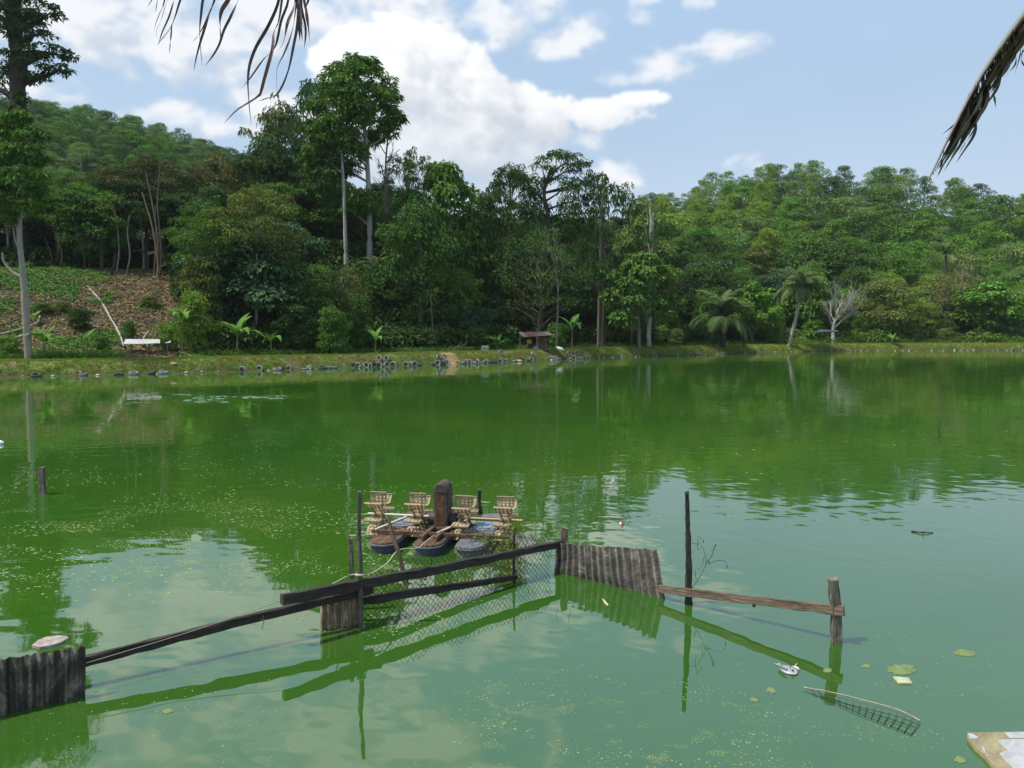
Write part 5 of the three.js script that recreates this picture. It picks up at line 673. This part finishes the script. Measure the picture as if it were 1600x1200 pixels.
// dead fish on its side
{
  const p = on(1231, 1048, 0.0), g = thing('dead_fish', 'white dead fish floating on its side near the end post', 'fish', p, 0), pale = mat([0.4, 0.42, 0.42], 0.35, { map: tex(64, 64, (u, v) => 0.85 + 0.5 * tiled(u, v, 6, 51, 4)) }), head = on(1245, 1058).sub(p), tail = on(1217, 1041).sub(p), ax = head.clone().sub(tail), L = ax.length(), y = Math.atan2(-ax.z, ax.x);
  const prof = [[0, 0.012], [0.08, 0.03], [0.25, 0.075], [0.5, 0.105], [0.72, 0.1], [0.88, 0.07], [0.97, 0.035], [1, 0.004]].map(([t, r]) => new THREE.Vector2(r * 0.8, t * L - L / 2)), body = new THREE.LatheGeometry(prof, 24).rotateZ(-Math.PI / 2).scale(1, 0.34, 1);
  g.rotation.y = y; g.scale.setScalar(0.88); part('body', body.translate(0, 0.012, 0), pale, g);
  const fin = (l, m, lab) => { const s = new THREE.Shape(l.map(([a, b]) => new THREE.Vector2(a, b))); return new THREE.ExtrudeGeometry(s, { depth: 0.004, bevelEnabled: false }); };
  part('tail_fin', fin([[0, -0.012], [-0.07, -0.035], [-0.055, 0], [-0.07, 0.035], [0, 0.012]]).rotateX(-Math.PI / 2).translate(-L / 2 + 0.01, 0.004, 0), mat([0.26, 0.36, 0.2], 0.5), g); part('fin', fin([[0, 0], [0.014, 0], [0.006, 0.05], [0.0, 0.055]]).rotateX(-0.9).translate(0.03, 0.045, -0.05), mat([0.4, 0.46, 0.32], 0.5), g); part('fin', fin([[0, 0], [-0.1, 0], [-0.07, 0.035], [-0.02, 0.03]]).rotateX(-Math.PI / 2).translate(0.06, 0.02, -0.09), mat([0.6, 0.64, 0.6], 0.5), g);
  part('eye', new THREE.SphereGeometry(0.011, 10, 8).translate(L * 0.36, 0.045, 0.012), mat([0.02, 0.02, 0.025], 0.2), g); part('gill', tube([V(L * 0.3, 0.05, 0.03), V(L * 0.1, 0.06, 0.0), V(-L * 0.08, 0.062, -0.03)], 0.0035, 0.0025, { seg: 8, sides: 4 }), mat([0.12, 0.12, 0.16], 0.6), g);
  part('flank', bar([V(-L * 0.3, 0.036, 0.045), V(0, 0.05, 0.06), V(L * 0.2, 0.045, 0.055)], 0.02, 0.008, { w1: 0.012, h1: 0.008, seg: 6 }), mat([0.22, 0.24, 0.3], 0.4), g, 'dark torn flank');
}
// scum flecks over the water
{
  const fleck = (() => { const s = new THREE.Shape(ragged(0, 0, 0.5, 0.5, 3.3, 11).map(([x, y]) => new THREE.Vector2(x, y))); return new THREE.ShapeGeometry(s).rotateX(Math.PI / 2).rotateX(Math.PI).translate(0, 0.005, 0); })();
  const fm = new THREE.MeshStandardMaterial({ color: new THREE.Color().setRGB(0.16, 0.235, 0.085), roughness: 0.85, side: THREE.DoubleSide });
  const put = (n, seed, x0, x1, y0, y1, s0, s1, dens) => scatter('scum_flecks', fleck, fm, n, seed, (R) => { const a = R(), b = R(), px = lerp(x0, x1, a), py = lerp(y0, y1, b), p = on(px, py); if (R() > Math.min(1, 5 * Math.min(a + (x0 < 0 ? 0.3 : 0), 1 - a)) * Math.min(1, 5 * Math.min(b, 1 - b + (y1 > 1190 ? 0.3 : 0)))) return null; if (dens && fbm(p.x * dens[0], p.z * dens[0] * 1.3, seed, 3) < dens[1]) return null; return { p: p.setY(0.001 * R()), s: lerp(s0, s1, Math.pow(R(), 3)), y: R() * 0.2 }; });
  put(5200, 81, -20, 680, 620, 940, 0.005, 0.055, [0.45, 0.02]); put(6500, 82, -20, 480, 770, 915, 0.004, 0.032, [0.7, 0.05]); put(1200, 83, 600, 1020, 640, 880, 0.006, 0.05, [0.6, 0.04]); put(1800, 84, 640, 1300, 1030, 1210, 0.003, 0.022, [1.2, 0.0]); put(700, 85, 1200, 1560, 980, 1180, 0.003, 0.02, [0.9, 0.0]); put(2200, 86, 380, 760, 850, 1000, 0.005, 0.032, [0.9, -0.02]); put(2600, 87, 620, 1250, 1060, 1200, 0.003, 0.012, [3.2, 0.2]); put(900, 88, 0, 500, 950, 1200, 0.003, 0.018);
  put(300, 89, 1000, 1600, 560, 760, 0.02, 0.1, [0.3, 0.1]);
}
{ // a patch of choppy water where fish rise
  const a = on(205, 640), b = on(520, 609), nx = 260, nz = 150, g = new THREE.PlaneGeometry(1, 1, nx, nz).rotateX(-Math.PI / 2), p = g.attributes.position, uv = g.attributes.uv;
  for (let i = 0; i < p.count; i++) { const u = p.getX(i) + 0.5, v = 0.5 - p.getZ(i), D = lerp(-a.z, -b.z, v), px = lerp(205, 525, u), x = (px - 800) / F * D, e = Math.pow(Math.sin(Math.PI * clamp(u, 0, 1)), 0.7) * Math.sin(Math.PI * clamp(v, 0, 1)) * smoothstep(fbm(x * 0.25, D * 0.35, 5, 3), -0.25, 0.2), w = fbm(x * 1.5, D * 1.8, 2, 3) * 0.13; p.setXYZ(i, x, -0.02 + e * (0.06 + w), -D); uv.setXY(i, x, D); }
  g.computeVertexNormals(); ground('water_ripples', g, waterMat);
}
// ---------------------------------------------------------------- dry palm fronds hanging into the frame from above
{
  const dry = mat([0.1, 0.07, 0.075], 0.7, { side: THREE.DoubleSide }), dry2 = mat([0.16, 0.1, 0.1], 0.7, { side: THREE.DoubleSide });
  const ribbon = (pts, w, tw, seed) => { // a withered leaflet, twisting, with a folded section
    const c = new THREE.CatmullRomCurve3(pts, false, 'centripetal'), n = 26, pos = [], idx = [], R = rng(seed), ph = R() * 3; for (let i = 0; i <= n; i++) { const t = i / n, p = c.getPointAt(t), d = c.getTangentAt(t), a = ph + tw * t * 5 + 0.8 * Math.sin(t * 9 + ph), s = V(0, 0, 0).crossVectors(d, V(Math.cos(a) * 0.4, 0.15, 1).normalize()).normalize(), q = V(0, 0, 0).crossVectors(s, d), s2 = s.clone().multiplyScalar(Math.cos(a * 0.5)).addScaledVector(q, Math.sin(a * 0.5)), ww = w * (0.45 + 0.75 * Math.sin(Math.PI * Math.min(1, t * 0.9 + 0.1))) * (t > 0.9 ? (1 - t) * 8 + 0.2 : 1); for (const k of [-1, 0, 1]) pos.push(...p.clone().addScaledVector(s2, k * ww).addScaledVector(q, Math.abs(k) * ww * 0.5).toArray()); }
    for (let i = 0; i < n; i++) for (const k of [0, 1]) { const a = i * 3 + k; idx.push(a, a + 1, a + 3, a + 1, a + 4, a + 3); }
    const g = new THREE.BufferGeometry(); g.setAttribute('position', new THREE.Float32BufferAttribute(pos, 3)); g.setIndex(idx); const f = g.toNonIndexed(); f.computeVertexNormals(); return f;
  };
  const g = thing('dry_frond', 'withered palm frond hanging in from above the top left, with dark twisted leaflets', 'palm frond'), Z = ([x, y]) => [x / 4 + 200, y / 4], D = 3.8;
  part('rib', tube([at(900, -330, 4.4), at(640, -140, 4.1), at(467, -62, D), at(360, -58, D), at(240, -50, D)], 0.018, 0.006, { seg: 24, sides: 7 }), dry2, g);
  const S = [
    [[[960, -240], [945, 0], [880, 160], [800, 300], [765, 400], [752, 500], [757, 620], [770, 785]], 0.011], [[[985, -240], [965, 0], [940, 150], [912, 200], [905, 300], [870, 430], [840, 540], [828, 590], [760, 640], [680, 690], [600, 770]], 0.012], [[[1020, -240], [1000, 20], [960, 130], [940, 230], [920, 300], [850, 370], [770, 480], [715, 550]], 0.009],
    [[[1060, -240], [1050, 60], [1020, 220], [970, 350], [935, 420], [930, 520], [938, 630]], 0.009], [[[1075, -240], [1060, 150], [1040, 270], [1010, 420], [970, 530], [920, 600], [880, 675]], 0.01], [[[1010, 420], [970, 530], [925, 598], [870, 615], [815, 633]], 0.007], [[[1050, -240], [1040, 40], [1000, 140], [985, 220], [960, 290], [925, 328]], 0.016],
    [[[1070, -240], [1070, 0], [1080, 150], [1090, 260]], 0.012], [[[1080, -240], [1080, 30], [1110, 180], [1103, 300]], 0.01], [[[1090, -240], [1100, 0], [1125, 120], [1135, 260]], 0.01], [[[1120, -240], [1130, 0], [1112, 60], [1125, 180]], 0.012], [[[1050, -240], [1055, 0], [1065, 120], [1075, 260]], 0.012], [[[1060, -240], [1085, 40], [1090, 140], [1118, 220]], 0.009],
    [[[700, -232], [630, 0], [590, 70], [578, 150], [580, 240], [575, 298]], 0.014], [[[760, -232], [690, 0], [640, 110], [600, 190], [570, 280], [530, 350], [483, 410]], 0.009], [[[520, -226], [470, 0], [460, 90], [450, 200], [455, 290], [463, 410]], 0.009], [[[620, -230], [545, 0], [500, 120], [460, 240], [430, 350], [410, 445]], 0.01], [[[520, 50], [470, 170], [440, 220], [402, 265]], 0.004],
    [[[420, -215], [330, 0], [295, 110], [270, 170], [230, 225], [180, 285]], 0.007], [[[275, 150], [270, 230], [257, 340]], 0.005], [[[370, -210], [290, 0], [255, 110], [215, 200], [190, 280]], 0.006], [[[300, -208], [240, 20], [205, 130], [180, 190], [178, 255]], 0.0045], [[[290, -206], [230, 0], [200, 80], [170, 160], [165, 205]], 0.0045], [[[235, -200], [185, 0], [172, 80]], 0.004], [[[220, -200], [150, 0], [120, 45]], 0.004], [[[250, -205], [230, 0], [205, 100]], 0.006],
  ];
  S.forEach(([l, w], i) => part('leaflet', ribbon(l.map((p, k) => { const [x, y] = Z(p); return at(x, y, D + 0.06 * Math.sin(i * 2.3 + k * 0.5)); }), w * 0.6, 0.5 + (i % 3) * 0.3, 600 + i), i % 4 === 1 ? dry2 : dry, g));
  // the second one, folded along its rib, at the right
  const h = thing('dry_frond', 'grey folded palm frond slanting in at the upper right', 'palm frond'), Q = ([x, y]) => [x / 4 + 1400, y / 4], E = 4.0, grey = mat([0.19, 0.185, 0.165], 0.65, { side: THREE.DoubleSide }), khaki = mat([0.13, 0.115, 0.055], 0.7, { side: THREE.DoubleSide }), dk = mat([0.075, 0.065, 0.06], 0.75, { side: THREE.DoubleSide });
  const ribP = [[1080, -260], [940, -80], [800, 95], [650, 300], [520, 500], [390, 742], [320, 880], [250, 1030], [195, 1140]].map((p) => at(...Q(p), E)), rc = new THREE.CatmullRomCurve3(ribP); part('rib', tube(ribP, 0.02, 0.0035, { seg: 40, sides: 7 }), grey, h);
  const R = rng(91); for (let i = 0; i < 92; i++) { const t = 0.04 + 0.68 * (i / 92), p = rc.getPointAt(t), d = rc.getTangentAt(t), len = (0.34 + 0.16 * R()) * (1 - 0.45 * t), off = V(0.03 + 0.085 * R(), -0.055 * R(), (R() - 0.5) * 0.1), e = p.clone().addScaledVector(d, len).addScaledVector(off, 0.55 + 0.5 * (1 - t)), m = p.clone().addScaledVector(d, len * 0.45).addScaledVector(off, 0.75); part('leaflet', ribbon([p, m, e], 0.01 + 0.006 * R(), 0.2, 700 + i), [grey, khaki, dk, khaki][i % 4], h); }
  for (const [l, w] of [[[[700, 330], [740, 330], [745, 400], [670, 490]], 0.006], [[[780, 270], [770, 350], [740, 470]], 0.006], [[[790, 280], [785, 380], [810, 430]], 0.006], [[[640, 500], [610, 560], [615, 620], [626, 684]], 0.006], [[[520, 490], [470, 570], [422, 634]], 0.005], [[[400, 735], [350, 790], [288, 842]], 0.004], [[[385, 780], [345, 850], [302, 868]], 0.005], [[[395, 745], [390, 800], [395, 865]], 0.009], [[[400, 760], [415, 860], [430, 910]], 0.005], [[[420, 755], [450, 820], [462, 852]], 0.005], [[[430, 765], [455, 810], [468, 836]], 0.004], [[[340, 850], [332, 920], [325, 1000]], 0.008], [[[300, 920], [290, 990], [270, 1078]], 0.008], [[[250, 1030], [235, 1070], [230, 1105]], 0.005], [[[240, 1060], [258, 1082]], 0.003], [[[380, 760], [350, 860], [345, 880]], 0.007]]) part('leaflet', ribbon(l.map((p, k) => at(...Q(p), E + 0.02 * k)), w, 0.3, 800 + l[0][0]), dk, h);
}

// ---------------------------------------------------------------- the person seated under the rusty shelter
{
  const base = at(827, 545.8, 81); const o = thing('person', 'seated person in a yellow shirt and dark trousers under the rusty shelter roof', 'person', base, 0.35);
  const sd = (p, a, b, ra, rb) => { const ab = b.clone().sub(a), t = clamp(p.clone().sub(a).dot(ab) / ab.lengthSq(), 0, 1); return p.distanceTo(a.clone().addScaledVector(ab, t)) - lerp(ra, rb, t); };
  const flesh = (bones, size, c, half, k) => { const mc = new MarchingCubes(size, new THREE.MeshStandardMaterial(), false, false, 60000), hf = size / 2; mc.isolation = 0; const f = mc.field; for (let z = 0; z < size; z++) for (let y = 0; y < size; y++) for (let x = 0; x < size; x++) { const p = V((x - hf) / hf * half + c.x, (y - hf) / hf * half + c.y, (z - hf) / hf * half + c.z); let s = 0; for (const b of bones) s += Math.exp(-k * sd(p, ...b)); f[z * size * size + y * size + x] = Math.log(s + 1e-30) / k; } mc.update(); const g = new THREE.BufferGeometry(), n = mc.count; g.setAttribute('position', new THREE.BufferAttribute(mc.positionArray.slice(0, n * 3).map((v, i) => v * half + [c.x, c.y, c.z][i % 3]), 3)); g.setAttribute('normal', new THREE.BufferAttribute(mc.normalArray.slice(0, n * 3), 3)); return g; };
  const hip = V(0, 0.5, 0), ch = V(0, 0.86, -0.02), nk = V(0, 1.0, 0), hd = V(0, 1.13, 0.02), torso = [[V(-0.09, 0.5, 0), V(0.09, 0.5, 0), 0.12, 0.12], [hip, ch, 0.13, 0.14], [V(-0.15, 0.92, -0.02), V(0.15, 0.92, -0.02), 0.075, 0.075]], arms = [-1, 1].flatMap((s) => [[V(s * 0.19, 0.92, -0.02), V(s * 0.24, 0.68, 0.04), 0.055, 0.045]]), fore = [-1, 1].flatMap((s) => [[V(s * 0.24, 0.68, 0.04), V(s * 0.13, 0.58, 0.27), 0.042, 0.032], [V(s * 0.13, 0.58, 0.27), V(s * 0.11, 0.56, 0.35), 0.034, 0.025]]), legs = [-1, 1].flatMap((s) => [[V(s * 0.09, 0.48, 0.02), V(s * 0.12, 0.48, 0.42), 0.085, 0.065], [V(s * 0.12, 0.48, 0.42), V(s * 0.12, 0.1, 0.38), 0.062, 0.042]]), feet = [-1, 1].map((s) => [V(s * 0.12, 0.04, 0.36), V(s * 0.13, 0.03, 0.55), 0.04, 0.03]), head = [[hd, V(0, 1.19, 0), 0.085, 0.095], [nk, hd, 0.05, 0.05], [V(0, 1.12, 0.1), V(0, 1.14, 0.085), 0.016, 0.014]];
  const c = V(0, 0.66, 0.15), fat = (l, e) => l.map(([a, b, r, s]) => [a, b, r + e, s + e]), skin = mat([0.25, 0.14, 0.085], 0.6), body = part('body', flesh([...torso, ...arms, ...fore, ...legs, ...feet, ...head], 72, c, 0.72, 60), skin, o);
  part('shirt', flesh(fat([...torso, ...arms], 0.016), 60, V(0, 0.75, 0), 0.5, 60), mat([0.72, 0.5, 0.04], 0.8), o); part('trousers', flesh(fat(legs, 0.014), 60, V(0, 0.3, 0.22), 0.5, 60), mat([0.03, 0.03, 0.04], 0.85), o); part('hair', flesh([[V(0, 1.2, -0.03), V(0, 1.22, 0.01), 0.1, 0.085]], 30, V(0, 1.2, 0), 0.16, 60), mat([0.015, 0.012, 0.01], 0.6), o);
}
// ---------------------------------------------------------------- every tree and bush of the wood gets the words that single it out
{
  // past the three hundred that show largest, the farthest crowns of the hills read as one wood
  const trees = placed.filter((p) => p.kind === 'tree'), show = (p) => p.g.scale.x / p.D, spare = trees.filter((p) => !p.label).sort((a, b) => show(a) - show(b)).slice(0, Math.max(0, trees.length - 272)), crowns = new Map(), tint = leafMat([1 / 1.4, 1 / 1.5, 1 / 1.05]);
  for (const p of spare) { const m = p.g.children.find((c) => c.name === 'crown'); p.g.updateMatrixWorld(); if (!crowns.has(m.geometry)) crowns.set(m.geometry, []); crowns.get(m.geometry).push([m.matrixWorld.clone(), m.material.color]); scene.remove(p.g); placed.splice(placed.indexOf(p), 1); }
  for (const [g, l] of crowns) { const im = lit(new THREE.InstancedMesh(g, tint, l.length)); l.forEach(([m, c], i) => { im.setMatrixAt(i, m); im.setColorAt(i, c); }); im.name = numbered('distant_wood'); im.userData.kind = 'stuff'; scene.add(im); }
  const zone = (p) => {
    const { px, D } = p, s = (D - shore(p.g.position.x)) * slant(p.g.position.x);
    if (D > 125 && px < 700) return ['low on the left hill', 'high on the left hill', 'on the left hill crest'][D < 190 ? 0 : D < 245 ? 1 : 2];
    if (px > 940 && s > 15) return ['low on the right hill', 'halfway up the right hill', 'high on the right hill', 'on the right hill crest'][D < 150 ? 0 : D < 190 ? 1 : D < 226 ? 2 : 3];
    const band = s < 8.2 ? 'by the bank' : s < 12 ? 'behind the bank' : s < 17 ? 'in front' : s < 23 ? 'midway' : 'far back';
    const where = px < 300 ? 'above the cleared slope' : px < 480 ? 'past the cleared slope' : px < 640 ? 'below the tallest tree' : px < 800 ? 'before the rusty shelter' : px < 990 ? 'behind the rusty shelter' : px < 1200 ? 'near the oil palm' : px < 1370 ? 'near the white tree' : 'by the far right bank';
    return band + ' ' + where;
  };
  const sets = new Map();
  for (const p of placed) if (!p.label) { const k = `${p.tone} ${p.shape} ${p.kind} ${zone(p)}`.replace('bushy bush', 'bush'); if (!sets.has(k)) sets.set(k, []); sets.get(k).push(p); }
  const nth = ['first', 'second', 'third', 'fourth', 'fifth', 'sixth', 'seventh', 'eighth', 'ninth', 'tenth', 'eleventh', 'twelfth'];
  for (const [k, l] of sets) { l.sort((a, b) => a.px - b.px); l.forEach((p, i) => tag(p.g, l.length > 1 ? `${k}, ${nth[i] ?? i + 1 + 'th'} from left` : k, p.kind, p.D > 125 ? 'trees on the wooded hills' : 'trees and bushes behind the far bank')); }
}
renderer.render(scene, camera);
